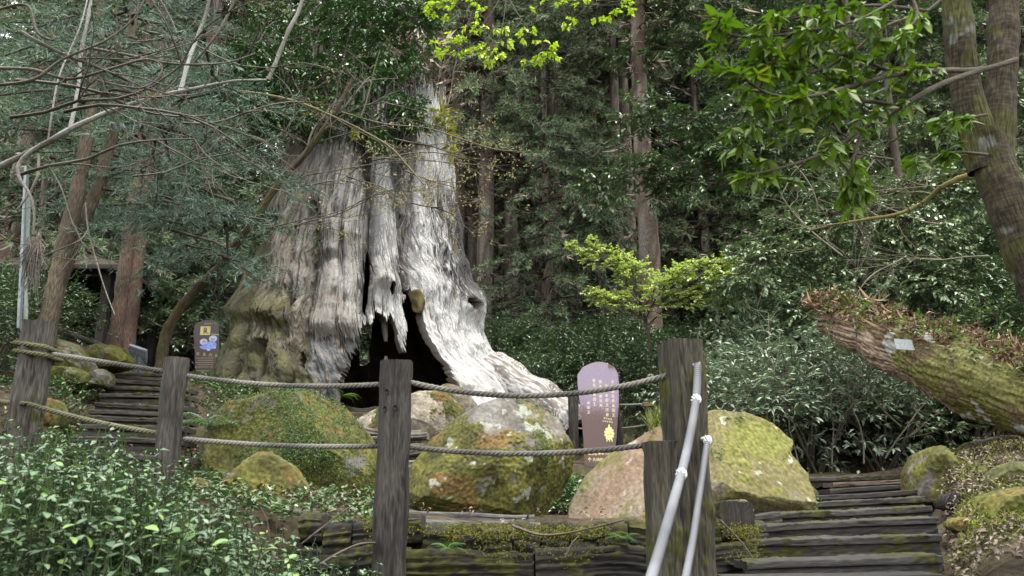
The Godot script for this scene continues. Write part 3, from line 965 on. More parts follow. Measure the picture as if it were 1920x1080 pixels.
func slab_paint(p: Vector3) -> Color:
	# tan sandstone under a thin olive film, a rusty band low on the left, bright moss towards the right top
	var q := photo(p)
	var f := nb.get_noise_3dv(p * 3.0) + 0.5 * na.get_noise_3dv(p * 11.0)
	var fine := nv.get_noise_3dv(p * 26.0)
	var col := Color(0.19, 0.16, 0.12).lerp(Color(0.27, 0.225, 0.17), clampf(0.5 + f, 0, 1)) * (1.0 + 0.25 * fine)
	var band := (q.x - 1150 + (q.y - 910) * 0.8 + 30 * f) / 60.0
	col = col.lerp(Color(0.22, 0.125, 0.08), 0.6 * exp(-band * band))
	var film := sm(-0.45, 0.1, f + 0.35 * sm(1200, 1330, q.x) - 0.55 * exp(-pow((q.x - 1185 + (q.y - 930) * 0.5) / 60.0, 2)))
	col = col.lerp(Color(0.135, 0.118, 0.035) * (1.0 + 0.4 * fine), film * 0.85)
	var mt := sm(0.05, 0.35, nb.get_noise_3dv(p * 2.6 + Vector3(5, 1, 0)) + 0.5 * na.get_noise_3dv(p * 16.0) + 0.35 * sm(1290, 1400, q.x) * sm(900, 800, q.y) - 0.2)
	col = col.lerp(Color(0.15, 0.155, 0.028) * (1.0 + 0.5 * fine), mt * 0.8)
	if na.get_noise_3dv(p * 7.0 + Vector3(40, 0, 0)) + 0.4 * nb.get_noise_3dv(p * 22.0) > 0.56: col = Color(0.36, 0.35, 0.29)
	col.a = 1.5 + mt * 0.006
	return col


func rock(called: String, outline: Array, d: float, front: float, back: float, paint: Callable, label: String, o := {}, group := "") -> MeshInstance3D:
	var mb := MB.new()
	var s := boulder(mb, outline, d, front, back, paint, o)
	var r := single(called, mb, M.stone, label, o.get("cat", "boulder"), group)
	r.set_meta("surface", s)
	return r


func cover(rock_: MeshInstance3D, called: String, n: int, pick: Callable, l: float, ca: Color, cb: Color, m: Material, label := "") -> void:
	# small creeping leaves on a stone: too many to count
	var mb := MB.new()
	for e in scatter(rock_.get_meta("surface"), n, pick):
		for k in 3:
			var d := (rvec() + Vector3(e[1]) * 0.4 + Vector3(0, -0.2, 0)).normalized()
			mb.leaf(Vector3(e[0]) + Vector3(e[1]) * rr(0.0, 0.03) + rvec() * 0.02, d, (Vector3(e[1]) + rvec() * 0.5).normalized(), l * rr(0.5, 1.3), l * rr(0.35, 0.7), ca.lerp(cb, rng.randf()) * rr(0.7, 1.2))
	part(called, mb, m, rock_, "stuff")


# ---------------------------------------------------------------- ropes and posts
func rope_mesh(mb: MB, pts: PackedVector3Array, r: float, pitch: float, ca: Color, cb: Color) -> void:
	# three strands laid round one another along a path
	var cv := Curve3D.new()
	for p in pts: cv.add_point(p)
	cv.bake_interval = 0.02
	var ln := cv.get_baked_length()
	var n := int(ln / (pitch / 9.0))
	for s in 3:
		var q := PackedVector3Array()
		for k in n + 1:
			var d := ln * k / n
			var p := cv.sample_baked(d)
			var tg := (cv.sample_baked(minf(d + 0.02, ln)) - cv.sample_baked(maxf(d - 0.02, 0))).normalized()
			var u := tg.cross(Vector3.UP).normalized()
			if u == Vector3.ZERO: u = Vector3.RIGHT
			var w := u.cross(tg)
			var a := TAU * d / pitch + TAU * s / 3
			q.append(p + (u * cos(a) + w * sin(a)) * r * 0.52)
		tube(mb, q, rad(r * 0.56, r * 0.56, q.size()), 7, ca, cb)


func rope(pts: PackedVector3Array, r: float, ca: Color, cb: Color, label: String, group := "ropes of the near fence") -> MeshInstance3D:
	var mb := MB.new()
	rope_mesh(mb, pts, r, r * 5.2, ca, cb)
	return single("fence_rope", mb, M.rope, label, "rope", group)


func sag(a: Array, b: Array, drop: float) -> PackedVector3Array:
	var o := PackedVector3Array()
	var p := P(a); var q := P(b)
	for k in 17:
		var f := k / 16.0
		o.append(p.lerp(q, f) + Vector3(0, -drop * 4 * f * (1 - f), 0))
	return o


func post(top: Vector3, foot: Vector3, w: float, dp: float, turn: float, ca: Color, cb: Color, label: String, o := {}, cat := "post", called := "fence_post") -> Node3D:
	var root := thing(called, foot, label, cat, o.get("group", "wooden posts of the rope fence"))
	var mb := MB.new()
	beam(mb, foot, top, Vector3(sin(turn), 0, cos(turn)), w, dp, ca, cb, {"seg": 60, "amp": 0.007, "round": 0.03, "moss": -1.0, "dome": 0.008}.merged(o, true))
	part("shaft", mb, M.old_wood, root)
	for h in o.get("holes", []):
		var hm := MB.new()
		var c := P(h)
		for k in 12:
			var a := TAU * k / 12
			hm.vert(c + Vector3(cos(a), sin(a), 0) * 0.011 * Vector3(1, 1.4, 1), Color(0.008, 0.007, 0.006))
		for k in 12:
			hm.vert(c + Vector3(cos(TAU * k / 12) * 0.006, sin(TAU * k / 12) * 0.008, -0.05), Color(0.004, 0.004, 0.004))
		for k in 12: hm.quad(k, (k + 1) % 12, 12 + (k + 1) % 12, 12 + k)
		var cc := hm.vert(c + Vector3(0, 0, 0.001), Color(0.006, 0.005, 0.004))
		for k in 12: hm.tri(cc, k, (k + 1) % 12)
		part("bolt_hole", hm, M.charred, root)
	return root


func plank(mb: MB, a: Vector3, b: Vector3, high: float, deep: float, ca: Color, cb: Color, o := {}) -> void:
	# a step board: a and b are the front top corners
	var ax := (b - a).normalized()
	var back := Vector3.UP.cross(ax).normalized()
	if back.z > 0: back = -back
	var off := Vector3(0, -high / 2, 0) + back * (deep / 2)
	beam(mb, a + off, b + off, Vector3.UP, deep, high, ca, cb, o)


# ---------------------------------------------------------------- the print of the signs
func stroke(im: Image, a: Vector2, b: Vector2, w: float, c: Color) -> void:
	var n := int(a.distance_to(b) * 1.5) + 1
	for k in n + 1:
		var p := a.lerp(b, float(k) / n)
		im.fill_rect(Rect2i(int(p.x - w / 2), int(p.y - w / 2), maxi(int(w), 1), maxi(int(w), 1)), c)


var GLYPH := {
	"sky": "2,1 8,1;0,4 10,4;5,1 5,4;5,4 1,10;5,4 9,10", "earth": "0,4 4,4;2,1 2,8;0,8 4,7;5,4 10,3;7,0 7,7;5,1 5,9;5,9 10,9;10,9 10,7;10,3 10,6",
	"eye": "0,1 0,9;3,1 3,9;0,1 3,1;0,4 3,4;0,6 3,6;0,9 3,9;5,1 9,1;9,1 9,5;5,3 9,3;5,5 9,5;5,1 5,10;5,10 7,8;6,6 10,10;9,6 7,7",
	"pine": "0,3 4,3;2,0 2,10;2,3 0,7;2,4 4,6;6,1 4,5;8,1 10,5;7,5 5,9;5,9 9,9;8,7 10,10", "rock": "5,0 5,3;2,1 2,3;8,1 8,3;2,3 8,3;1,5 9,5;4,5 1,9;3,7 3,10;3,7 8,7;8,7 8,10;3,10 8,10",
	"cloth": "1,2 9,2;5,0 1,7;3,5 3,9;3,5 8,5;8,5 8,9;5,3 5,10", "torrent": "0,1 1,2;0,4 1,5;0,9 2,6;3,1 6,1;3,3 6,3;5,0 5,3;3,5 3,10;6,5 6,10;3,5 6,5;3,7 6,7;7,1 10,1;7,3 10,3;8,3 8,9;8,5 10,5;8,7 10,7;8,9 10,9",
	"fall": "0,1 1,2;0,4 1,5;0,9 2,6;4,0 8,0;4,3 8,3;4,0 4,3;8,0 8,3;3,4 10,4;5,4 5,6;8,4 8,6;3,6 10,6;6,6 6,10;6,7 4,9;6,7 9,9", "rat": "5,0 3,1;3,1 3,4;7,1 7,4;3,4 7,4;5,2 7,2;3,2 4,2;3,5 3,10;3,10 5,9;5,5 5,8;7,5 7,9;7,9 10,10;4,6 4,7;6,6 6,7",
	"a": "1,1 9,1;5,1 5,9;2,5 8,5;1,9 9,9", "b": "2,0 2,10;2,2 8,2;8,2 8,8;2,5 8,5;4,8 9,10", "c": "1,3 9,3;5,0 5,10;5,4 1,9;5,4 9,9;2,6 8,6", "d": "1,1 1,9;9,1 9,9;1,1 9,1;1,5 9,5;1,9 9,9;5,0 5,9", "e": "2,0 0,4;1,3 1,10;4,1 10,1;7,1 7,9;4,5 10,5;3,9 10,9",
}


func glyph(im: Image, g: String, x: float, y: float, s: float, w: float, c: Color) -> void:
	for part_ in GLYPH[g].split(";"):
		var e: PackedStringArray = part_.split(" ")
		var a := e[0].split(","); var b := e[1].split(",")
		stroke(im, Vector2(x + float(a[0]) * s / 10, y + float(a[1]) * s / 10), Vector2(x + float(b[0]) * s / 10, y + float(b[1]) * s / 10), w, c)


func disc(im: Image, x: float, y: float, rx: float, ry: float, c: Color) -> void:
	for j in range(int(-ry), int(ry) + 1):
		var h := rx * sqrt(maxf(0, 1 - pow(j / ry, 2)))
		im.fill_rect(Rect2i(int(x - h), int(y + j), int(2 * h), 1), c)


func trail_print() -> ImageTexture:
	var im := Image.create(320, 760, false, Image.FORMAT_RGB8)
	var brown := Color(0.34, 0.245, 0.23); var gold := Color(0.80, 0.72, 0.50)
	for y in 760:
		for x in 320:
			# the upper half has lost its brown coat down to a pale lilac ground, with a ragged lower edge
			var e := 330.0 + 45.0 * na.get_noise_2d(x * 0.35, 3.0) + 70.0 * nv.get_noise_2d(x * 1.6, y * 0.05) + 0.1 * x
			var n := nb.get_noise_2d(x * 0.5, y * 0.5) + 0.5 * na.get_noise_2d(x * 2.2, y * 2.2)
			var worn := y < e and n > -0.28 + 0.35 * sm(e - 120, e, y) * (1 if nv.get_noise_2d(x * 3.0, y * 0.3) > 0 else 0) and not (y < 40 + 60 * absf(n) and x > 240)
			var c := brown * (0.94 + 0.2 * n)
			if worn: c = Color(0.57, 0.51, 0.60) * (0.95 + 0.2 * n)
			im.set_pixel(x, y, c)
	for col in 5:                                   # faded columns of gilt characters
		var x := 262.0 - col * 48
		for k in [8, 7, 6, 6, 3][col]:
			var g: String = ["a", "c", "b", "e", "d", "sky", "rock"][(k * 3 + col * 2) % 7]
			glyph(im, g, x, 105 + k * 34 + [30, 60, 30, 20, 180][col], 22, 3, gold.lerp(Color(0.78, 0.72, 0.8), 0.35))
	for k in 4: glyph(im, ["e", "a", "c", "b"][k], 196 + k * 17, 398 + k * 3, 13, 2, gold)
	for k in 5: glyph(im, ["a", "d", "c", "e", "b"][k], 186 + k * 17, 420 + k * 2, 11, 2, gold)
	# the gilt emblem: a leafy crown with two eyes
	var em := Color(0.90, 0.84, 0.52)
	disc(im, 236, 510, 30, 36, em)
	for k in 11:
		var a := TAU * k / 11
		disc(im, 236 + 31 * cos(a), 512 + 38 * sin(a), 8, 9, em)
	stroke(im, Vector2(236, 455), Vector2(236, 480), 10, em)
	disc(im, 226, 518, 5, 6, brown); disc(im, 248, 518, 5, 6, brown)
	for k in 3: stroke(im, Vector2(218 + k * 18, 548), Vector2(216 + k * 20, 566), 6, em)
	# the way on
	var line := ["pine", "torrent", "rock", "fall", "cloth"]
	for k in 5: glyph(im, line[k], 66 + k * 26, 640, 22, 3, gold)
	for k in 4: stroke(im, Vector2(200 + k * 13, 650), Vector2(200 + k * 13, 662), 3, gold); 
	for k in 3: disc(im, 213 + k * 14, 656, 5, 6, gold); 
	for k in 3: disc(im, 213 + k * 14, 656, 2, 3, brown)
	stroke(im, Vector2(270, 632), Vector2(270, 664), 4, gold); stroke(im, Vector2(258, 652), Vector2(270, 665), 4, gold); stroke(im, Vector2(282, 652), Vector2(270, 665), 4, gold)
	stroke(im, Vector2(80, 682), Vector2(80, 706), 4, gold); stroke(im, Vector2(68, 694), Vector2(80, 681), 4, gold); stroke(im, Vector2(92, 694), Vector2(80, 681), 4, gold)
	for k in 3: glyph(im, ["sky", "earth", "eye"][k], 104 + k * 28, 682, 23, 3, gold)
	return ImageTexture.create_from_image(im)


func mouse_print() -> ImageTexture:
	var im := Image.create(240, 520, false, Image.FORMAT_RGB8)
	var gold := Color(0.72, 0.62, 0.42)
	for y in 520:
		for x in 240:
			im.set_pixel(x, y, Color(0.275, 0.205, 0.195) * (0.95 + 0.18 * na.get_noise_2d(x, y)))
	for k in 8: glyph(im, ["d", "e", "a", "b", "c", "d", "a", "e"][k], 78 + k * 15, 28, 12, 2, gold)
	im.fill_rect(Rect2i(52, 58, 80, 78), Color(0.82, 0.76, 0.45))
	glyph(im, "rat", 66, 70, 52, 6, Color(0.28, 0.24, 0.14))
	for k in 5: stroke(im, Vector2(144 + k * 15, 130 + k), Vector2(152 + k * 15, 130 + k), 8, gold)
	# a little pale blue mouse with round ears
	var blue := Color(0.52, 0.62, 0.90); var pale := Color(0.72, 0.78, 0.97); var ear := Color(0.80, 0.55, 0.50)
	disc(im, 88, 198, 30, 28, pale); disc(im, 160, 170, 32, 30, pale)
	disc(im, 92, 200, 16, 15, ear); disc(im, 158, 178, 17, 15, ear)
	disc(im, 110, 248, 46, 20, blue); disc(im, 72, 246, 12, 9, blue); disc(im, 132, 268, 15, 12, pale)
	disc(im, 150, 228, 42, 36, blue); disc(im, 152, 232, 30, 24, Color(0.58, 0.68, 0.94)); disc(im, 180, 252, 10, 9, pale)
	stroke(im, Vector2(138, 234), Vector2(150, 238), 4, Color(0.15, 0.17, 0.3)); stroke(im, Vector2(164, 228), Vector2(176, 228), 4, Color(0.15, 0.17, 0.3))
	for k in 4: glyph(im, ["b", "rat", "sky", "d"][k], 38 + k * 50, 292 + k * 6, 28, 3, gold)
	for r in 5:
		for k in 13 - r % 2 * 2: stroke(im, Vector2(40 + r % 2 * 18 + k * 11, 346 + r * 20), Vector2(46 + r % 2 * 18 + k * 11, 346 + r * 20), 5, gold * 0.85)
	for k in 9: stroke(im, Vector2(44 + k * 12, 462), Vector2(51 + k * 12, 462), 7, gold * 0.9)
	return ImageTexture.create_from_image(im)


func sign_board(called: String, outline: Array, d: float, thick: float, tex: Texture2D, edge_col: Color, label: String) -> Node3D:
	var pts: Array[Vector3] = []
	for e in outline: pts.append(at(e[0], e[1], d))
	# stood upright: one distance for all
	var lo := pts[0]; var hi := pts[0]
	for p in pts: lo = lo.min(p); hi = hi.max(p)
	var root := thing(called, Vector3((lo.x + hi.x) / 2, lo.y, -d), label, "sign")
	var fm := MB.new()
	var flat := PackedVector2Array()
	for p in pts:
		fm.vert(p, Color.WHITE, Vector2((p.x - lo.x) / (hi.x - lo.x), (hi.y - p.y) / (hi.y - lo.y)))
		flat.append(Vector2(p.x, p.y))
	var tr := Geometry2D.triangulate_polygon(flat)
	for k in range(0, tr.size(), 3):
		var a := flat[tr[k]]; var b := flat[tr[k + 1]]; var c := flat[tr[k + 2]]
		if (b - a).cross(c - a) > 0: fm.tri(tr[k], tr[k + 1], tr[k + 2])
		else: fm.tri(tr[k], tr[k + 2], tr[k + 1])
	var m := StandardMaterial3D.new()
	m.resource_name = called + "_print"
	m.albedo_texture = tex
	m.albedo_color = Color(0.9, 0.9, 0.9)
	m.roughness = 0.42
	m.cull_mode = BaseMaterial3D.CULL_DISABLED
	var side := MB.new()
	var n := pts.size()
	var bk := Vector3(0, 0, -thick)
	for k in n:
		var a := pts[k]; var b := pts[(k + 1) % n]
		side.quad(side.vert(b, edge_col), side.vert(a, edge_col), side.vert(a + bk, edge_col), side.vert(b + bk, edge_col))
	for k in range(0, tr.size(), 3):
		var q := [side.vert(pts[tr[k]] + bk, edge_col), side.vert(pts[tr[k + 1]] + bk, edge_col), side.vert(pts[tr[k + 2]] + bk, edge_col)]
		side.tri(q[0], q[1], q[2])
	part("board", side, M.painted, root)
	part("face", fm, m, root)
	return root


const STEPS := [[1360, 1122, 1768, 1112, 4.55, 0.2, 0], [1362, 1083, 1768, 1076, 4.75, 0.2, 0], [1400, 1055, 1768, 1042, 5.0, 0.17, 0.12], [1398, 1014, 1766, 1003, 5.45, 0.15, 0.12], [1426, 986, 1760, 970, 5.95, 0.13, 0.1], [1455, 963, 1748, 949, 6.5, 0.12, 0.08], [1462, 946, 1735, 932, 7.05, 0.11, 0.05], [1476, 932, 1726, 918, 7.6, 0.1, 0.0], [1556, 918, 1724, 907, 8.15, 0.1, 0.0], [1562, 905, 1722, 897, 8.7, 0.1, 0.0], [1506, 896, 1720, 890, 9.25, 0.12, 0.2]]
const LEFT_STEPS := [[100, 905, 322, 913, 6.6, 0.17], [110, 875, 322, 884, 6.9, 0.17], [122, 846, 345, 856, 7.2, 0.16], [132, 818, 345, 826, 7.55, 0.16], [150, 796, 345, 801, 7.9, 0.15], [160, 779, 350, 786, 8.25, 0.13], [166, 768, 350, 775, 8.55, 0.12], [176, 753, 352, 761, 8.9, 0.13], [186, 738, 354, 742, 9.3, 0.14], [196, 723, 354, 728, 9.65, 0.13], [203, 711, 330, 718, 10.0, 0.1], [207, 703, 330, 708, 10.4, 0.1], [207, 697, 310, 700, 10.8, 0.1]]


func _ready() -> void:
	# ---- camera, sky, light, exposure
	var cam := Camera3D.new()
	cam.name = "camera"
	cam.position = EYE
	cam.rotation = Vector3(PITCH, 0, 0)
	cam.fov = 38.0
	cam.near = 0.1
	cam.far = 900.0
	add_child(cam)
	var env := Environment.new()
	env.background_mode = Environment.BG_SKY
	var sky := Sky.new()
	var sm_ := ProceduralSkyMaterial.new()
	sm_.sky_top_color = Color(0.90, 0.92, 0.93)
	sm_.sky_horizon_color = Color(0.91, 0.91, 0.89)
	sm_.ground_horizon_color = Color(0.20, 0.22, 0.16)
	sm_.ground_bottom_color = Color(0.10, 0.10, 0.07)
	sm_.sky_energy_multiplier = 1.0
	sky.sky_material = sm_
	env.sky = sky
	env.tonemap_mode = Environment.TONE_MAPPER_LINEAR
	env.tonemap_exposure = 5.2
	env.sdfgi_enabled = true
	env.ssao_enabled = true
	env.ssil_enabled = true
	var we := WorldEnvironment.new()
	we.name = "surroundings"
	we.environment = env
	var lens := CameraAttributesPhysical.new()
	lens.frustum_focal_length = 50.8
	lens.frustum_focus_distance = 9.0
	lens.exposure_aperture = 6.3
	we.camera_attributes = lens
	add_child(we)
	var sun := DirectionalLight3D.new()
	sun.name = "sun_through_cloud"
	sun.light_energy = 0.42
	sun.light_angular_distance = 14.0
	sun.light_color = Color(1.0, 0.98, 0.94)
	sun.shadow_enabled = true
	sun.rotation = Vector3(deg_to_rad(-72), deg_to_rad(42), 0)
	add_child(sun)

	rng.seed = 7
	for q in [[na, 0.55, 1], [nb, 0.55, 2], [nr, 0.45, 3], [nv, 1.0, 4]]:
		var f: FastNoiseLite = q[0]
		f.noise_type = FastNoiseLite.TYPE_SIMPLEX_SMOOTH
		f.frequency = q[1]
		f.seed = q[2]
		f.fractal_octaves = 3
	nr.fractal_type = FastNoiseLite.FRACTAL_RIDGED
	nv.fractal_type = FastNoiseLite.FRACTAL_NONE
	na.frequency = 0.5; nb.frequency = 0.5
	make_materials()
	for e in [[960, 1000, 5.8], [700, 985, 5.8], [1150, 1000, 5.8], [450, 935, 6], [200, 900, 6], [20, 900, 6.5], [1000, 972, 7.5], [560, 930, 7.5], [1060, 920, 9.5], [700, 850, 10], [1100, 870, 11], [960, 770, 13], [700, 775, 12], [450, 735, 13], [300, 695, 13], [250, 705, 10.5], [200, 840, 7.8], [100, 730, 9.5], [50, 655, 12], [100, 645, 17], [400, 700, 15], [330, 700, 15],
			[1400, 990, 6], [1700, 895, 9], [1600, 890, 11], [1480, 895, 9], [1800, 1050, 5], [1850, 910, 7], [1900, 800, 9], [1850, 1010, 5.5], [1790, 1000, 6.2], [1775, 950, 7.2], [1830, 955, 6.5], [1880, 930, 6.2], [1850, 865, 7.5], [1890, 870, 7], [1800, 868, 8.3], [1880, 830, 8.3], [1950, 890, 6.5], [1960, 990, 5.2], [1785, 1075, 4.7], [1860, 1070, 4.5], [1790, 1030, 5.3], [1740, 905, 8.2], [1400, 830, 14], [1200, 770, 15], [1000, 740, 18], [1300, 740, 20], [1600, 720, 16], [1850, 560, 15], [1850, 430, 20], [1500, 600, 22], [1400, 540, 30], [1800, 430, 28], [2150, 440, 28], [1500, 380, 44], [1200, 660, 26], [960, 670, 28], [700, 660, 28], [400, 640, 26], [100, 610, 26], [-200, 600, 20], [2200, 560, 14],
			[960, 560, 36], [300, 560, 36], [1600, 520, 34], [960, 400, 52], [300, 380, 52], [1600, 340, 48], [960, 190, 95], [-400, 190, 90], [2400, 190, 90], [960, 130, 200], [-900, 130, 190], [2900, 130, 190]]:
		var p := P(e)
		ctrl.append(Vector3(p.x, p.y, e[2]))
	for e in [[0, 0.35, 3], [-1.5, 0.75, 3], [-2.5, 1.05, 4.2], [-1.2, 0.9, 4.4], [-3.6, 1.3, 5], [1.2, 0.5, 3], [0.2, 0.85, 4.9], [3.4, 1.0, 3], [0, 0, 0], [-3, 0.3, 0], [3, 0.3, 0], [0, -0.3, -6], [-8, 0.8, 0], [8, 1.0, 0], [-10, 2.5, 10], [9, 3.6, 9]]:
		ctrl.append(Vector3(e[0], e[1], e[2]))
	for t in [STEPS, LEFT_STEPS]:
		var fl := []
		for e in t:
			var a := at(e[0], e[1], e[4]); var b := at(e[2], e[3], e[4])
			fl.append([e[4], a.x, b.x, minf(a.y, b.y)])
		fl.insert(0, [2.5, fl[0][1] + (0.5 if t == LEFT_STEPS else 0.0), fl[0][2], fl[0][3] - 0.5])
		fl.append([fl[-1][0] + 0.3, fl[-1][1], fl[-1][2], fl[-1][3] + 0.12])
		if t == LEFT_STEPS: fl.remove_at(0)
		flights.append(fl)
	flights.append([[4.6, at(1335, 1000, 4.6).x, at(1440, 1000, 4.6).x, 0.9], [5.9, at(1335, 1000, 5.9).x, at(1440, 1000, 5.9).x, 1.3], [7.0, at(1330, 960, 7.0).x, at(1480, 950, 7.0).x, 1.5]])
	var t0 := Time.get_ticks_msec()
	terrain()
	print("terrain ", Time.get_ticks_msec() - t0)
	hollow_trunk()
	print("trunk ", Time.get_ticks_msec() - t0)
	stones()
	print("stones ", Time.get_ticks_msec() - t0)
	timber()
	fence()
	signs()
	pavilion()
	print("built ", Time.get_ticks_msec() - t0)
	forest()
	print("forest ", Time.get_ticks_msec() - t0)
	near_plants()
	small_things()
	print("done ", Time.get_ticks_msec() - t0)


func spread(n: int, lo: float, hi: float, k: float) -> PackedFloat32Array:
	# n + 1 values from lo to hi, closest together round zero
	var o := PackedFloat32Array()
	for i in n + 1:
		var f := lerpf(-1, 1, float(i) / n)
		var s := sinh(f * k) / sinh(k)
		o.append(s * hi if s > 0 else -s * lo)
	return o


func terrain() -> void:
	var mb := MB.new()
	var xs := spread(190, -230, 230, 5.2)
	var zs := PackedFloat32Array()
	for i in 301:
		var f := i / 300.0
		zs.append(-(-12.0 + 30.0 * f + 230.0 * pow(f, 7.0)))
	for z in zs:
		for x in xs:
			var p := ground(x, z)
			var n := na.get_noise_3d(x * 1.5, 0, z * 1.5)
			var g := nb.get_noise_3d(x * 2.0, 5, z * 2.0) + 0.5 * na.get_noise_3d(x * 12, 5, z * 12)
			var col := Color(0.05, 0.037, 0.027).lerp(Color(0.10, 0.078, 0.058), clampf(0.5 + 1.4 * n + na.get_noise_3d(x * 25, 2, z * 25), 0, 1))
			col = col.lerp(Color(0.075, 0.085, 0.02), sm(0.12, 0.4, g) * 0.85)
			mb.vert(p, col, Vector2(x, z))
	var w := xs.size()
	for i in zs.size() - 1:
		for j in w - 1:
			var q := i * w + j
			mb.quad(q, q + 1, q + w + 1, q + w)
	struct("ground", mb, M.soil)


func stones() -> void:
	var mossy := Color(0.125, 0.118, 0.024)
	var grey := Color(0.17, 0.157, 0.14)
	var warm := Color(0.22, 0.18, 0.135)
	# the three big boulders
	var a := rock("mossy_boulder", [[408, 1000], [402, 860], [412, 790], [440, 757], [520, 738], [590, 742], [640, 768], [680, 815], [705, 880], [716, 960], [700, 1010]], 8.0, 0.75, 0.8, stone_paint(grey, warm, mossy, 1.0, 0.0, 0.0), "boulder thickly covered in moss and small creeping leaves, left of the middle post", {"amp": 0.07, "seed": 2.0})
	cover(a, "creeping_leaves", 5200, func(p, n): var q := photo(p); return nb.get_noise_3dv(p * 2.2) + 0.25 * na.get_noise_3dv(p * 8.0) > -0.1 + sm(560, 700, q.x) * 0.4 - sm(860, 780, q.y) * 0.45, 0.02, Color(0.03, 0.055, 0.018), Color(0.075, 0.115, 0.03), M.creeper)
	rock("mossy_boulder", [[425, 990], [430, 900], [455, 862], [500, 850], [545, 872], [575, 915], [582, 985]], 6.9, 0.3, 0.35, stone_paint(grey, warm, Color(0.14, 0.128, 0.026), 0.95, 0.0, 5.0), "small rounded mossy boulder low in front of the leaf-covered one", {"amp": 0.05, "seed": 8.0, "na": 90, "nb": 60})
	var b := rock("mossy_boulder", [[768, 1000], [766, 930], [778, 872], [812, 826], [860, 790], [905, 760], [950, 748], [1005, 752], [1045, 785], [1070, 835], [1066, 878], [1048, 925], [1026, 975], [1010, 1000]], 7.7, 0.55, 0.75, stone_paint(grey, warm, mossy, 0.35, 0.14, 11.0, func(p): var q := photo(p); return 0.85 * sm(775, 860, q.y + 0.15 * (960 - q.x)) - 0.1 * sm(860, 1000, q.x) * sm(830, 780, q.y)), "large angular boulder in the middle, grey crown with pale lichen and mossy flanks", {"amp": 0.06, "seed": 13.0, "blocky": 0.5, "cuts": [[0.1, -0.1, 1, 0.42], [0.55, 0.55, 0.65, 0.40], [-0.5, 0.55, 0.7, 0.42], [0.75, -0.2, 0.6, 0.42]]})
	cover(b, "creeping_leaves", 420, func(p, n): return nb.get_noise_3dv(p * 2.6 + Vector3(3, 0, 0)) > 0.22, 0.02, Color(0.035, 0.065, 0.02), Color(0.08, 0.13, 0.035), M.creeper)
	var c := rock("mossy_boulder", [[1060, 1010], [1070, 945], [1098, 893], [1150, 850], [1215, 812], [1270, 788], [1325, 771], [1390, 773], [1445, 796], [1476, 830], [1468, 852], [1492, 888], [1535, 935], [1550, 1010]], 7.5, 0.75, 0.8, slab_paint, "broad sloping boulder with reddish bare rock and bright moss, behind the tall post", {"amp": 0.05, "seed": 27.0, "facets": 3, "cuts": [[-0.5, 0.5, 0.7, 0.46], [0.35, 0.5, 0.8, 0.48]]})
	cover(c, "creeping_leaves", 130, func(p, n): return nb.get_noise_3dv(p * 2.6 + Vector3(9, 0, 0)) > 0.3, 0.024, Color(0.05, 0.09, 0.02), Color(0.10, 0.17, 0.035), M.creeper)
	rock("flat_stone", [[640, 840], [655, 796], [720, 765], [790, 742], [838, 738], [862, 760], [870, 800], [850, 850]], 10.6, 0.5, 0.9, stone_paint(Color(0.26, 0.225, 0.18), Color(0.32, 0.27, 0.20), mossy, 0.12, 0.0, 31.0, func(p): return 0.4 * sm(760, 850, photo(p).x)), "low tan slab of stone before the dark opening of the giant trunk", {"amp": 0.05, "seed": 33.0, "cat": "stone"})
	rock("flat_stone", [[800, 790], [812, 735], [840, 722], [870, 735], [895, 765], [890, 800]], 11.4, 0.25, 0.4, stone_paint(grey, warm, Color(0.15, 0.15, 0.03), 0.6, 0.0, 37.0), "mossy lump of stone under the right edge of the trunk's opening", {"amp": 0.05, "seed": 35.0, "na": 60, "nb": 40, "cat": "stone"})
	rock("flat_stone", [[1345, 955], [1370, 938], [1395, 936], [1412, 950], [1410, 965], [1350, 968]], 6.4, 0.12, 0.15, stone_paint(grey, warm, mossy, -0.2, 0.0, 39.0), "small bare grey stone beside the beam behind the tall post", {"amp": 0.02, "na": 50, "nb": 30, "cat": "stone"})
	# stones along the left stairs
	rock("mossy_rock", [[92, 700], [88, 655], [105, 640], [135, 650], [160, 678], [165, 705], [120, 720]], 9.6, 0.3, 0.4, stone_paint(grey, warm, Color(0.10, 0.105, 0.02), 0.7, 0.0, 43.0), "dark mossy rock right of the leftmost post", {"amp": 0.07, "na": 70, "nb": 46, "cat": "rock"}, "rocks along the left stairs")
	rock("mossy_rock", [[150, 680], [160, 660], [195, 650], [225, 655], [243, 675], [230, 688], [190, 692]], 10.2, 0.35, 0.4, stone_paint(grey, warm, Color(0.12, 0.12, 0.022), 0.9, 0.0, 47.0), "flat mossy rock overhanging the top of the left stairs", {"amp": 0.09, "na": 70, "nb": 46, "cat": "rock"}, "rocks along the left stairs")
	rock("mossy_rock", [[92, 715], [100, 690], [140, 688], [168, 700], [172, 722], [130, 735]], 9.3, 0.25, 0.3, stone_paint(grey, warm, Color(0.11, 0.11, 0.022), 0.8, 0.0, 51.0), "undercut rock below the dark mossy one, beside the left stairs", {"amp": 0.06, "na": 60, "nb": 40, "cat": "rock"}, "rocks along the left stairs")
	rock("mossy_rock", [[165, 722], [168, 700], [195, 693], [205, 705], [200, 725]], 9.4, 0.2, 0.25, stone_paint(grey, warm, Color(0.11, 0.11, 0.022), 0.75, 0.0, 53.0), "small square rock at the left edge of the upper left stairs", {"amp": 0.04, "na": 50, "nb": 34, "cat": "rock"}, "rocks along the left stairs")
	rock("mossy_rock", [[60, 790], [70, 760], [98, 745], [108, 775], [100, 800]], 6.6, 0.2, 0.25, stone_paint(grey, warm, Color(0.11, 0.11, 0.022), 0.85, 0.0, 57.0), "small mossy rock at the foot of the leftmost post", {"amp": 0.04, "na": 50, "nb": 34, "cat": "rock"}, "rocks along the left stairs")
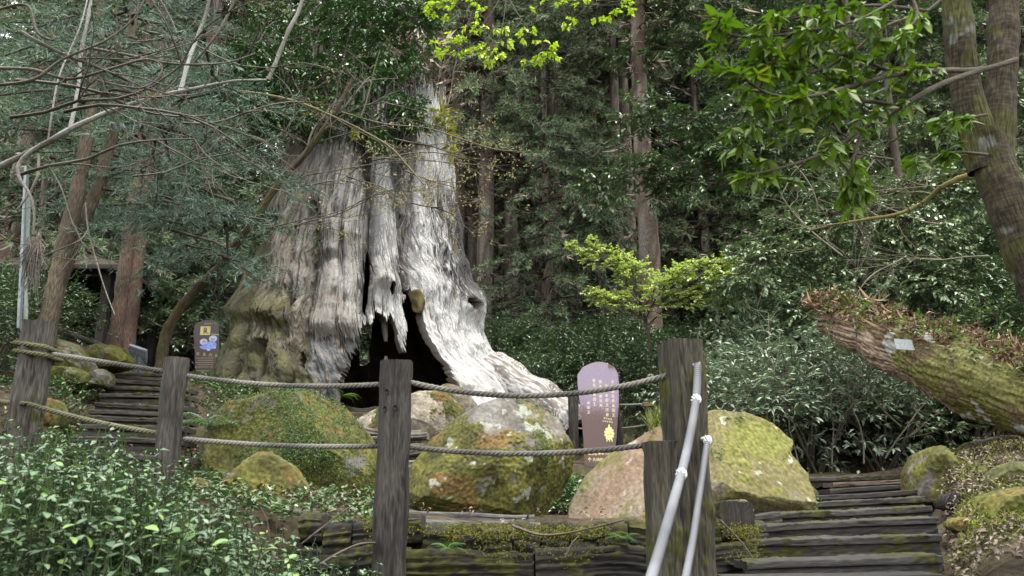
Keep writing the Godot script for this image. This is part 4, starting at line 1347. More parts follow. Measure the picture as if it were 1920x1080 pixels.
	rock("mossy_rock", [[340, 935], [345, 905], [375, 900], [405, 915], [400, 940]], 6.2, 0.15, 0.2, stone_paint(grey, warm, Color(0.15, 0.14, 0.03), 0.9, 0.0, 59.0), "small yellow-mossed rock at the foot of the second post from the left", {"amp": 0.03, "na": 50, "nb": 34, "cat": "rock"})
	# stones right of the right stairs
	rock("mossy_rock", [[1722, 940], [1722, 885], [1738, 848], [1765, 835], [1785, 850], [1795, 890], [1788, 945]], 7.6, 0.22, 0.5, stone_paint(grey, warm, Color(0.15, 0.145, 0.026), 1.0, 0.0, 61.0), "upright rounded rock under bright moss at the right edge of the stairs", {"amp": 0.035, "na": 80, "nb": 50, "cat": "rock"})
	rock("mossy_rock", [[1836, 1012], [1838, 970], [1865, 935], [1905, 920], [1960, 930], [1975, 1010]], 5.9, 0.3, 0.4, stone_paint(grey, warm, Color(0.13, 0.13, 0.026), 0.95, 0.0, 67.0), "mossy rock low at the right end of the leaf-strewn slope", {"amp": 0.04, "na": 80, "nb": 50, "cat": "rock"})
	rock("mossy_rock", [[1782, 990], [1790, 975], [1815, 972], [1828, 985], [1820, 1000]], 6.0, 0.1, 0.12, stone_paint(grey, warm, Color(0.17, 0.17, 0.03), 1.0, 0.0, 69.0), "small cushion of moss on a stone among the dead leaves by the right stairs", {"amp": 0.02, "na": 44, "nb": 30, "cat": "rock"})
	rock("mossy_rock", [[1850, 930], [1860, 895], [1900, 870], [1960, 880], [1965, 940]], 6.8, 0.2, 0.3, stone_paint(grey, warm, Color(0.13, 0.13, 0.03), 0.8, 0.0, 71.0), "half-buried mossy rock above the dark log at the right", {"amp": 0.05, "na": 60, "nb": 40, "cat": "rock"})


func timber() -> void:
	var da := Color(0.045, 0.041, 0.038); var db := Color(0.085, 0.078, 0.071)
	# right stairs: front top corners of each board
	var st := thing("timber_stairs", at(1580, 1090, 5.0), "flight of worn grey timber steps climbing on the right", "stairs")
	var steps := STEPS
	for k in steps.size():
		var s: Array = steps[k]
		var mb := MB.new()
		var ca := da; var cb := db
		if k == 9: ca = Color(0.13, 0.085, 0.06); cb = Color(0.2, 0.15, 0.11)
		# a tread board that juts out over the upright board below it
		var jut := Vector3(0, 0, -0.03)
		plank(mb, at(s[0], s[1], s[4]), at(s[2], s[3], s[4]), 0.042, 0.3, ca, cb, {"seg": 50, "amp": 0.002, "moss": s[6], "bow": rr(-0.005, 0.005), "round": 0.007})
		var um := MB.new()
		plank(um, at(s[0], s[1], s[4]) + jut + Vector3(0, -0.041, 0), at(s[2], s[3], s[4]) + jut + Vector3(0, -0.041, 0), s[5] + 0.03, 0.05, ca, cb, {"seg": 40, "amp": 0.002, "moss": s[6], "round": 0.006})
		part("riser", um, M.old_wood, st)
		part("step", mb, M.old_wood, st)
		if k > 1:
			var tr := MB.new()       # trodden earth behind the board
			var a := at(s[0], s[1], s[4]); var b := at(s[2], s[3], s[4])
			var gap := 0.62
			for i in 7:
				for j in 13:
					var p := a.lerp(b, j / 12.0) + Vector3(0, -0.03 + 0.012 * na.get_noise_2d(j * 20 + k * 99, i * 20), -0.24 - gap * i / 6.0)
					tr.vert(p, Color(0.075, 0.06, 0.048) * rr(0.7, 1.3))
			for i in 6:
				for j in 12: tr.quad(i * 13 + j, i * 13 + j + 1, i * 13 + j + 14, i * 13 + j + 13)
			part("tread_earth", tr, M.soil, st)
	# short boards left of the right stairs
	var sd := thing("timber_landing", at(1400, 985, 6.3), "short dark beams of a landing between the tall post and the right stairs", "landing")
	for s in [[1340, 958, 1470, 944, 6.9, 0.1], [1368, 972, 1466, 958, 6.5, 0.2], [1345, 985, 1440, 978, 5.95, 0.26]]:
		var mb := MB.new()
		plank(mb, at(s[0], s[1], s[4]), at(s[2], s[3], s[4]), s[5], 0.2, da, db, {"seg": 16, "moss": 0.12, "amp": 0.008})
		part("beam", mb, M.old_wood, sd)
	# left stairs
	var ls := thing("timber_stairs", at(230, 850, 7.6), "flight of weathered timber steps climbing on the left behind the rope fence", "stairs")
	var left := LEFT_STEPS
	for k in left.size():
		var s: Array = left[k]
		var mb := MB.new()
		var wa := Color(0.05, 0.043, 0.036); var wb := Color(0.09, 0.077, 0.065)
		plank(mb, at(s[0], s[1], s[4]), at(s[2], s[3], s[4]), 0.045, 0.32, wa, wb, {"seg": 36, "amp": 0.003, "moss": 0.16 if k < 6 else 0.04, "bow": rr(-0.012, 0.012), "round": 0.01})
		var um := MB.new()
		var jut := Vector3(0, -0.044, -0.035)
		plank(um, at(s[0], s[1], s[4]) + jut, at(s[2], s[3], s[4]) + jut, s[5] + 0.02, 0.05, wa, wb, {"seg": 30, "amp": 0.003, "moss": 0.1 if k < 6 else 0.03, "round": 0.008})
		part("riser", um, M.old_wood, ls)
		part("step", mb, M.old_wood, ls)
	# beam and squared stones right of the left stairs
	var kb := MB.new()
	plank(kb, at(382, 741, 10.6), at(462, 741, 10.6), 0.14, 0.2, Color(0.07, 0.06, 0.05), Color(0.16, 0.14, 0.12), {"seg": 16, "moss": 0.1})
	single("edging_timber", kb, M.old_wood, "short grey beam lying at the foot of the mossy side of the giant trunk", "beam")
	var eb := MB.new()
	plank(eb, at(365, 922, 6.0), at(590, 962, 5.85), 0.1, 0.12, Color(0.10, 0.085, 0.065), Color(0.2, 0.18, 0.15), {"seg": 24, "moss": 0.15})
	single("edging_timber", eb, M.old_wood, "long slanting edging timber at the foot of the leaf-covered boulder", "beam")
	# boards stacked between the left and the middle boulder
	var pk := thing("stacked_boards", at(740, 870, 9.2), "grey split boards stacked between the leaf-covered boulder and the middle boulder", "boards")
	for s in [[650, 800, 790, 806, 9.6, 0.07], [660, 818, 800, 812, 9.3, 0.06], [690, 838, 795, 832, 9.0, 0.12], [690, 866, 800, 862, 8.8, 0.14], [695, 905, 790, 900, 8.6, 0.14]]:
		var mb := MB.new()
		plank(mb, at(s[0], s[1], s[4]), at(s[2], s[3], s[4]), s[5], 0.3, Color(0.12, 0.10, 0.085), Color(0.26, 0.23, 0.2), {"seg": 20, "amp": 0.012})
		part("board", mb, M.old_wood, pk)
	var cw := MB.new()
	plank(cw, at(630, 760, 12.2), at(870, 770, 12.2), 0.0801, 0.1, Color(0.05, 0.04, 0.03), Color(0.1, 0.08, 0.06), {"seg": 20, "amp": 0.02})
	single("fallen_stick", cw, M.old_wood, "dark broken stick lying inside the opening of the giant trunk", "stick")
	# low steps before the middle boulder
	var cs := thing("timber_steps", at(890, 1000, 5.9), "low pale-edged steps in front of the middle boulder, right of the middle post", "steps")
	for s in [[760, 958, 1002, 966, 6.75, 0.09, 0.2], [778, 975, 1022, 981, 6.3, 0.09, 0.22], [740, 990, 960, 992, 5.95, 0.12, 0.25]]:
		var mb := MB.new()
		plank(mb, at(s[0], s[1], s[4]), at(s[2], s[3], s[4]), s[5], s[6], Color(0.085, 0.078, 0.07), Color(0.17, 0.16, 0.15), {"seg": 24, "amp": 0.004})
		part("board", mb, M.old_wood, cs)
	# the mossy timber wall under the fence
	var wl := thing("timber_retaining_wall", at(900, 1080, 5.45), "black mossy wall of stacked timbers holding up the bank under the fence", "wall")
	var bk := Color(0.022, 0.02, 0.018); var bl := Color(0.06, 0.052, 0.044)
	var xs := [560, 606, 660, 722, 792, 848, 905, 962, 1014, 1068, 1120, 1178, 1240, 1298, 1352]
	for k in xs.size() - 1:
		var mb := MB.new()
		var d := 5.5 + rr(-0.03, 0.03)
		var y: float = 968 + rr(-5, 5) + (18 if xs[k] >= 760 else 0) - 0.022 * (xs[k] - 960)
		plank(mb, at(xs[k] + 2, y, d), at(xs[k + 1] - 2, y + rr(-3, 3), d), 0.165, 0.3, bk, bl, {"seg": 10, "amp": 0.018, "moss": rr(0.15, 0.5), "round": 0.035})
		part("timber", mb, M.old_wood, wl)
	for s in [[555, 1024, 770, 1026, 5.47, 0.19, 0.22], [760, 1036, 1000, 1036, 5.45, 0.2, 0.35], [1004, 1036, 1215, 1030, 5.46, 0.2, 0.32], [1215, 1028, 1420, 1020, 5.44, 0.2, 0.3]]:
		var mb := MB.new()
		plank(mb, at(s[0], s[1], s[4]), at(s[2], s[3], s[4]), s[5], 0.3, bk, bl, {"seg": 30, "amp": 0.014, "moss": s[6], "round": 0.03})
		part("timber", mb, M.old_wood, wl)
	for s in [[550, 1086, 960, 1092, 5.6, 0.2], [960, 1092, 1420, 1086, 5.6, 0.2]]:
		var mb := MB.new()
		plank(mb, at(s[0], s[1], s[4]), at(s[2], s[3], s[4]), s[5], 0.25, bk * 0.7, bk, {"seg": 20, "amp": 0.012})
		part("timber", mb, M.old_wood, wl)
	var eb2 := MB.new()
	beam(eb2, at(1384, 975, 5.5), at(1384, 975, 5.5) + Vector3(0.12, 0.01, -0.9), Vector3.UP, 0.2, 0.22, bk, bl, {"seg": 14, "moss": 0.4, "amp": 0.012})
	part("timber", eb2, M.old_wood, wl)
	# dark log on the right slope
	var lg := MB.new()
	var rad_log := PackedFloat32Array()
	for k in 33: rad_log.append(0.085 * (1.0 - 0.75 * exp(-k / 4.0)))
	tube(lg, path([[1752, 948, 6.9], [1790, 938, 6.85], [1835, 928, 6.8], [1880, 920, 6.75], [1930, 915, 6.7]], 8), rad_log, 20, Color(0.03, 0.027, 0.025), Color(0.085, 0.078, 0.072), 0.3, true)
	single("dark_log", lg, M.bark, "dark rotten log lying on the leaf-strewn slope beside the right stairs", "log")
	fallen_log()


func fallen_log() -> void:
	var root := thing("fallen_log", at(1860, 800, 8.6), "huge mossy fallen log on the right, its bare reddish broken end in the air", "log")
	var mb := MB.new()
	var pts := path([[1548, 592, 10.0], [1600, 615, 9.8], [1690, 655, 9.4], [1780, 692, 9.0], [1870, 724, 8.6], [1960, 755, 8.2], [2080, 790, 7.7]], 44)
	var ra := PackedFloat32Array()
	for k in pts.size():
		var f := float(k) / (pts.size() - 1)
		ra.append(lerpf(0.24, 0.37, sm(0.0, 0.7, f)) * (1.0 - 0.25 * exp(-f * 14)))
	tube(mb, pts, ra, 140, Color.WHITE, Color.WHITE, 0.14)
	var pale := Color(0.33, 0.25, 0.19); var mid := Color(0.22, 0.13, 0.078); var moss := Color(0.12, 0.115, 0.025)
	for k in mb.v.size():
		var p := mb.v[k]
		var q := photo(p)
		var f := float(k / 141) / (pts.size() - 1)
		var fibre := nv.get_noise_2d(mb.t[k].x * 40 + 0.5 * f, mb.t[k].y * 1.4)
		var fine := nv.get_noise_2d(mb.t[k].x * 110, mb.t[k].y * 3.0)
		var n := nb.get_noise_3dv(p * 2.2) + 0.5 * na.get_noise_3dv(p * 9.0)
		var dir := (p - pts[k / 141]).normalized()
		var col := mid.lerp(pale, clampf(0.5 + fibre + 0.5 * fine, 0, 1)).lerp(Color(0.05, 0.035, 0.028), sm(0.2, 0.6, -fibre) * 0.8)
		# the moss stops at the split where the bark has fallen off below
		var bare := 0.62 - f * 2.3 - dir.y * 0.8 - 0.25 * dir.z
		var mt := sm(-0.1, 0.12, n * 0.6 - bare)
		var mc := moss.lerp(Color(0.12, 0.08, 0.04), sm(-0.1, 0.3, na.get_noise_3dv(p * 3.0 + Vector3(5, 0, 0)))) * (0.8 + 0.7 * nv.get_noise_3dv(p * 30.0))
		if nb.get_noise_3dv(p * 5.0 + Vector3(50, 0, 0)) > 0.38: mc = Color(0.27, 0.27, 0.24)
		col = col.lerp(mc, mt)
		mb.c[k] = col
		mb.v[k] = p + dir * (0.02 * fibre + 0.012 * fine + mt * 0.03 * (1 + n))
	var m0 := mb.vert(pts[0] + (pts[1] - pts[0]).normalized() * 0.12, Color(0.05, 0.035, 0.025))
	for j in 140: mb.tri(m0, j + 1, j)
	part("trunk", mb, M.trunk_wood, root)
	var tg := MB.new()
	var c := at(1695, 645, 8.86)
	for s in 2:
		var z := 0.0 if s == 0 else -0.006
		for e in [[-0.1, -0.07], [0.1, -0.06], [0.095, 0.062], [-0.095, 0.05]]:
			tg.vert(c + Vector3(e[0], e[1] - 0.012 * signf(e[0]), z + e[1] * -0.3), Color(0.17, 0.19, 0.19) if absf(e[0]) > 0.096 else Color(0.11, 0.14, 0.155))
	tg.quad(0, 1, 2, 3); tg.quad(7, 6, 5, 4)
	for k in 4: tg.quad((k + 1) % 4, k, k + 4, (k + 1) % 4 + 4)
	single("small_tag", tg, M.painted, "small pale plate fixed to the side of the huge fallen log", "plate")
	# dead fern fronds and leaves heaped on it, young plants among them
	var de := MB.new(); var gr := MB.new()
	rng.seed = 91
	for k in 1500:
		var f := rng.randf()
		var i := int(f * 0.85 * (pts.size() - 1))
		var p := pts[i] + Vector3(rr(-0.25, 0.25), ra[i] * rr(0.75, 1.35) + 0.12 * nb.get_noise_2d(f * 60, 3), rr(-0.4, 0.5) * ra[i] * 1.6)
		if p.z > pts[i].z + ra[i] * 0.4: p.y -= 0.12
		for j in 4:
			var d := (rvec() * Vector3(1, 0.8, 1) + Vector3(0, -0.35 if rng.randf() < 0.5 else 0.25, 0)).normalized()
			if rng.randf() < 0.45: de.strand(p, d, rvec(), rr(0.06, 0.22), rr(0.006, 0.014), Color(0.11, 0.065, 0.04).lerp(Color(0.24, 0.16, 0.10), rng.randf()), rr(0.1, 0.5))
			else: de.leaf(p, d, rvec(), rr(0.05, 0.11), rr(0.02, 0.05), Color(0.10, 0.06, 0.04).lerp(Color(0.22, 0.16, 0.12), rng.randf()), 0.4, 0.3)
	for k in 330:
		var f := rng.randf()
		var i := int(f * 0.9 * (pts.size() - 1))
		var p := pts[i] + Vector3(rr(-0.2, 0.2), ra[i] * rr(0.5, 1.0), rr(0.2, 0.95) * ra[i])
		twig_leaves(gr, null, p, (rvec() + Vector3(0, 0.6, 0.4)).normalized(), rr(0.1, 0.28), 5, rr(0.05, 0.11), 0.025, Color(0.05, 0.09, 0.025), Color(0.11, 0.17, 0.05), 0.3)
	single("dead_ferns", de, M.dry, "heap of brown dead fern fronds and leaves on top of the fallen log", "dead ferns", "", "stuff")
	single("young_ferns", gr, M.soft_leaf, "fresh green seedlings and fronds growing along the fallen log", "seedlings", "", "stuff")


func fence() -> void:
	var ga := Color(0.048, 0.041, 0.035); var gb := Color(0.105, 0.092, 0.08)
	var ma := Color(0.04, 0.034, 0.025); var mb_ := Color(0.10, 0.088, 0.062)
	var foot := func(px: float, py: float, d: float) -> Vector3:
		var p := at(px, py, d)
		return Vector3(p.x, minf(gh(p.x, -d) - 0.3, p.y - 1.3), -d)
	post(at(76, 606, 5.5), foot.call(76, 606, 5.5), 0.2, 0.19, 0.5, ga, gb, "leftmost grey post of the near fence with rope wound round it", {"moss": 0.02})
	post(at(332, 672, 5.25), foot.call(332, 672, 5.25), 0.135, 0.125, 0.62, ga, gb, "grey square post seen corner-on, second from the left in the near fence", {"moss": 0.0})
	post(at(745, 679, 5.0), foot.call(745, 679, 5.0) + Vector3(-0.01, -0.2, 0), 0.188, 0.17, 0.05, Color(0.028, 0.025, 0.022), Color(0.075, 0.066, 0.058), "dark weathered post in the middle of the picture with bolt holes near its top", {"holes": [[725, 734, 4.895], [721, 766, 4.895], [741, 764, 4.895]], "round": 0.05, "amp": 0.009})
	var sp := MB.new()
	beam(sp, at(722, 700, 4.99), at(723, 668, 4.99), Vector3(0, 0, 1), 0.045, 0.06, Color(0.09, 0.065, 0.05), Color(0.17, 0.13, 0.1), {"seg": 8, "taper": 0.25, "amp": 0.012})
	single("wood_splinter", sp, M.old_wood, "upright splinter of wood on the left edge of the middle post's top", "splinter")
	post(at(1236, 829, 4.6), foot.call(1236, 829, 4.6), 0.155, 0.16, 0.1, ma, mb_, "short mossy post in front of the tall post, beside the handrail ropes", {"moss": 0.1})
	post(at(1275, 642, 4.95), foot.call(1275, 642, 4.95), 0.195, 0.25, 0.22, ma * 0.85, mb_ * 0.95, "tallest post of the fence, dark with olive moss, where the handrail ropes begin", {"moss": 0.16, "moss_col": Color(0.10, 0.098, 0.018), "round": 0.022})
	# ropes
	var ra := Color(0.11, 0.10, 0.09); var rb := Color(0.26, 0.24, 0.215)
	var ga2 := Color(0.10, 0.105, 0.045); var gb2 := Color(0.2, 0.195, 0.10)
	var r := 0.0155
	rope(sag([100, 664, 5.42], [318, 698, 5.25], 0.0), r, ra, rb, "upper rope from the leftmost post to the corner-on post")
	rope(sag([346, 704, 5.25], [722, 720, 5.0], 0.035), r, ra, rb, "upper rope from the corner-on post to the middle post")
	rope(sag([768, 717, 5.0], [1250, 704, 4.95], 0.10), r * 1.1, ra, rb, "upper rope sagging from the middle post to the tall post")
	rope(sag([-60, 742, 5.65], [52, 757, 5.38], 0.01), r, ga2, gb2, "greenish lower rope running out of the picture at the leftmost post")
	rope(sag([52, 757, 5.38], [320, 815, 5.25], 0.02), r, ga2.lerp(ra, 0.3), gb2.lerp(rb, 0.3), "greenish lower rope from the leftmost post to the corner-on post")
	rope(sag([346, 823, 5.25], [722, 836, 5.0], 0.02), r, ra, rb, "lower rope from the corner-on post to the middle post")
	rope(sag([768, 838, 5.0], [1222, 833, 4.7], 0.045), r * 1.05, ra, rb, "lower rope from the middle post to the short mossy post")
	for k in 2:
		var mb := MB.new()
		var ring := PackedVector3Array()
		var c := at(72, 652 + k * 15, 5.5)
		for i in 25:
			var a := TAU * i / 24
			var q := Vector2(cos(a), sin(a))
			var s := 0.122 / maxf(absf(q.x) * 0.98, absf(q.y)) * 0.92
			s = minf(s, 0.145)
			ring.append(c + Vector3(q.x * s, -0.02 * q.x, q.y * s))
		rope_mesh(mb, ring, r, r * 5.2, ga2, gb2)
		single("rope_coil", mb, M.rope, ["upper", "lower"][k] + " turn of greenish rope wound round the leftmost post", "rope")
	# handrail ropes wrapped in pale cord, coming down towards the viewer
	var rails := [["upper pale corded handrail rope running down from the top of the tall post", [[1308, 684, 4.82], [1306, 740, 4.7], [1297, 800, 4.5], [1282, 870, 4.22], [1263, 940, 3.9], [1243, 1010, 3.6], [1222, 1080, 3.3], [1190, 1180, 2.95]], 0.019],
		["lower thinner corded handrail rope running down behind the first one", [[1327, 822, 4.82], [1320, 870, 4.72], [1311, 930, 4.55], [1301, 1000, 4.3], [1290, 1060, 4.05], [1276, 1130, 3.8]], 0.0155]]
	for e in rails:
		var root := thing("handrail_rope", P(e[1][-1]), e[0], "rope")
		var mb := MB.new()
		var cv := Curve3D.new()
		for p in path(e[1], 8): cv.add_point(p)
		var ln := cv.get_baked_length()
		var n := int(ln / 0.003)
		var pp := PackedVector3Array(); var rad2 := PackedFloat32Array()
		for k in n + 1:
			pp.append(cv.sample_baked(ln * k / n))
			rad2.append(e[2] * (1.0 + 0.2 * cos(TAU * k / 5.0)))
		tube(mb, pp, rad2, 16, Color(0.09, 0.092, 0.10), Color(0.17, 0.173, 0.187), 0.0, true)
		part("cord", mb, M.wrap, root)
		for f in ([0.115, 0.42] if e[2] > 0.017 else [0.01]):
			var km := MB.new()
			var c := cv.sample_baked(ln * f)
			var tg := (cv.sample_baked(ln * f + 0.03) - c).normalized()
			for k in 7:
				var a := TAU * k / 7
				var u := tg.cross(Vector3.UP).normalized(); var w := u.cross(tg)
				tube(km, smooth([c + (u * cos(a) + w * sin(a)) * e[2] * 1.05 - tg * 0.02, c + (u * cos(a + 0.8) + w * sin(a + 0.8)) * e[2] * 1.3, c + (u * cos(a + 1.6) + w * sin(a + 1.6)) * e[2] * 1.05 + tg * 0.02], 3), rad(0.006, 0.006, 7), 6, Color(0.3, 0.3, 0.32), Color(0.42, 0.42, 0.44), 0.0, true)
			part("knot", km, M.wrap, root)
		var bo := MB.new()
		var b0 := P(e[1][0])
		tube(bo, PackedVector3Array([b0 + Vector3(-0.03, 0.0, -0.03), b0 + Vector3(0.012, 0.004, 0.012)]), rad(0.011, 0.011, 2), 10, Color(0.4, 0.38, 0.36), Color(0.5, 0.5, 0.5), 0.0, true)
		part("bolt", bo, M.painted, root)
	# the fence behind the boulders
	post(at(1216, 752, 11.2), ground(at(1216, 752, 11.2).x, -11.2) - Vector3(0, 0.3, 0), 0.105, 0.1, 0.1, ga * 0.9, gb * 0.9, "thin grey post with a tan rope collar in the far fence behind the right boulder", {"group": "posts of the far fence"})
	post(at(1237, 740, 11.6), ground(at(1237, 740, 11.6).x, -11.6) - Vector3(0, 0.3, 0), 0.17, 0.14, 0.1, ga * 0.8, gb * 0.8, "wide grey post of the far fence beside the thin post with the collar", {"group": "posts of the far fence"})
	post(at(1074, 744, 11.6), ground(at(1074, 744, 11.6).x, -11.6) - Vector3(0, 0.3, 0), 0.13, 0.12, 0.1, ga * 0.9, gb * 1.1, "grey post of the far fence just left of the lilac sign", {"group": "posts of the far fence"})
	var cl := MB.new()
	var cc := at(1216, 757, 11.2)
	for k in 3:
		var ring := PackedVector3Array()
		for i in 17: ring.append(cc + Vector3(cos(TAU * i / 16) * 0.072, -0.016 * k + 0.005 * i / 16.0, sin(TAU * i / 16) * 0.07))
		rope_mesh(cl, ring, 0.010, 0.05, Color(0.22, 0.16, 0.07), Color(0.36, 0.27, 0.13))
	single("rope_coil", cl, M.rope, "tan rope collar round the thin post of the far fence", "rope")
	for s in [[[1080, 752, 11.6], [1212, 757, 11.2], "upper thin rope of the far fence behind the sign"], [[1080, 803, 11.6], [1212, 797, 11.2], "lower thin rope of the far fence behind the sign"]]:
		rope(sag(s[0], s[1], 0.03), 0.012, Color(0.26, 0.25, 0.22), Color(0.38, 0.36, 0.32), s[2], "ropes of the far fence")


func signs() -> void:
	var s := sign_board("trail_sign", [[1150, 880], [1096, 880], [1094, 820], [1088, 760], [1083, 720], [1083, 702], [1093, 688], [1108, 681], [1124, 678], [1140, 681], [1152, 688], [1159, 702], [1160, 720], [1160, 760], [1156, 820]], 10.9, 0.05, trail_print(), Color(0.10, 0.075, 0.07), "brown trail sign with rounded top, faded lilac above, with a gilt tree emblem")
	var br := MB.new()
	beam(br, at(1166, 868, 11.25), at(1152, 740, 11.0), Vector3(0, 0, 1), 0.1, 0.07, Color(0.05, 0.045, 0.045), Color(0.09, 0.085, 0.08), {"seg": 8, "amp": 0.003})
	part("brace", br, M.old_wood, s)
	var m := sign_board("zodiac_sign", [[412, 708], [366, 706], [365, 660], [363, 622], [365, 610], [372, 604], [386, 600], [400, 601], [409, 606], [411, 618]], 14.7, 0.06, mouse_print(), Color(0.06, 0.045, 0.04), "small brown sign with a blue mouse picture, beside the mossy side of the giant trunk")
	var lg := MB.new()
	beam(lg, at(388, 745, 14.8), at(388, 690, 14.8), Vector3(0, 0, 1), 0.2, 0.06, Color(0.05, 0.04, 0.035), Color(0.07, 0.06, 0.05), {"seg": 5})
	part("leg", lg, M.old_wood, m)
	# slanted grey lectern at the head of the left stairs
	var lc := thing("stone_lectern", at(262, 690, 11.2), "slanted blue-grey stone plaque at the head of the left stairs", "plaque")
	var pl := MB.new()
	beam(pl, at(243, 658, 11.2), at(275, 668, 11.2), Vector3(0, 0.75, 0.65), 0.05, 0.21, Color(0.16, 0.175, 0.21), Color(0.23, 0.245, 0.28), {"seg": 12, "amp": 0.003, "round": 0.014})
	part("plate", pl, M.painted, lc)
	var ft := MB.new()
	beam(ft, at(262, 705, 11.3), at(260, 668, 11.25), Vector3(0, 0, 1), 0.17, 0.12, Color(0.10, 0.11, 0.125), Color(0.19, 0.19, 0.2), {"seg": 10, "amp": 0.01})
	part("base", ft, M.stone, lc)


func pavilion() -> void:
	var root := thing("pavilion", at(160, 650, 16.5), "dark open-sided wooden shelter behind the trees on the far left", "shelter")
	var dk := Color(0.022, 0.018, 0.015); var dk2 := Color(0.05, 0.042, 0.035)
	var c := at(140, 540, 17.5)
	var mb := MB.new()
	var ap := c + Vector3(0, 0.75, 0)
	var cs := [c + Vector3(-1.7, 0, 1.5), c + Vector3(1.65, 0, 1.5), c + Vector3(1.65, 0, -1.5), c + Vector3(-1.7, 0, -1.5)]
	for k in 4:
		var a: Vector3 = cs[k]; var b: Vector3 = cs[(k + 1) % 4]
		var up := Vector3(0, 0.09, 0)
		mb.tri(mb.vert(a + up, dk2, Vector2(0, 0)), mb.vert(b + up, dk2, Vector2(3, 0)), mb.vert(ap + up, dk2, Vector2(1.5, 2)))
		mb.tri(mb.vert(b, dk), mb.vert(a, dk), mb.vert(ap, dk))
		mb.quad(mb.vert(a, dk), mb.vert(b, dk), mb.vert(b + up, dk2), mb.vert(a + up, dk2))
	part("roof", mb, M.roof_dark, root)
	for k in 4:
		var p: Vector3 = cs[k].lerp(c, 0.22)
		var pm := MB.new()
		beam(pm, Vector3(p.x, gh(p.x, p.z) - 0.2, p.z), Vector3(p.x, c.y + 0.1, p.z), Vector3(0, 0, 1), 0.18, 0.18, dk, dk2, {"seg": 10})
		part("post", pm, M.old_wood, root)
	for k in 4:
		var em := MB.new()
		beam(em, cs[k].lerp(c, 0.2) + Vector3(0, -0.02, 0), cs[(k + 1) % 4].lerp(c, 0.2) + Vector3(0, -0.02, 0), Vector3.UP, 0.1, 0.14, dk, dk2, {"seg": 10})
		part("beam", em, M.old_wood, root)
	for k in 9:
		var rm := MB.new()
		var f := (k + 0.5) / 9
		beam(rm, cs[0].lerp(cs[1], f) + Vector3(0, -0.03, 0), ap.lerp(cs[0].lerp(cs[1], f), 0.15) + Vector3(0, -0.06, 0), Vector3.UP, 0.05, 0.07, dk, dk2, {"seg": 4})
		part("rafter", rm, M.old_wood, root)
	# fallen pole before it
	var pm2 := MB.new()
	tube(pm2, path([[96, 612, 11.5], [140, 630, 11.3], [190, 648, 11.1], [205, 655, 11.0]], 5), rad(0.05, 0.035, 16), 10, Color(0.05, 0.04, 0.032), Color(0.10, 0.08, 0.065), 0.15, true)
	single("fallen_pole", pm2, M.bark, "dark fallen pole slanting between the leftmost post and the mossy rocks", "pole")
	# pale weathered panel at the far left edge
	var wp := thing("pale_panel", at(40, 620, 7.0), "pale weathered upright panel standing at the far left edge behind the twigs", "panel")
	var wm := MB.new()
	beam(wm, at(36, 620, 7.0), at(50, 320, 7.0), Vector3(0.45, 0, 1), 0.02, 0.2, Color(0.14, 0.17, 0.19), Color(0.22, 0.25, 0.27), {"seg": 30, "amp": 0.002, "round": 0.004})
	part("board", wm, M.painted, wp)
	var we := MB.new()
	beam(we, at(48, 610, 6.8), at(54, 360, 6.8), Vector3(0.45, 0, 1), 0.03, 0.03, Color(0.07, 0.10, 0.07), Color(0.15, 0.18, 0.14), {"seg": 20, "amp": 0.003})
	part("edge_post", we, M.painted, wp)


# ---------------------------------------------------------------- the forest
func spot(px: float, d: float) -> Vector3:
	return ground((px - 960.0) / FOCAL * d, -d)


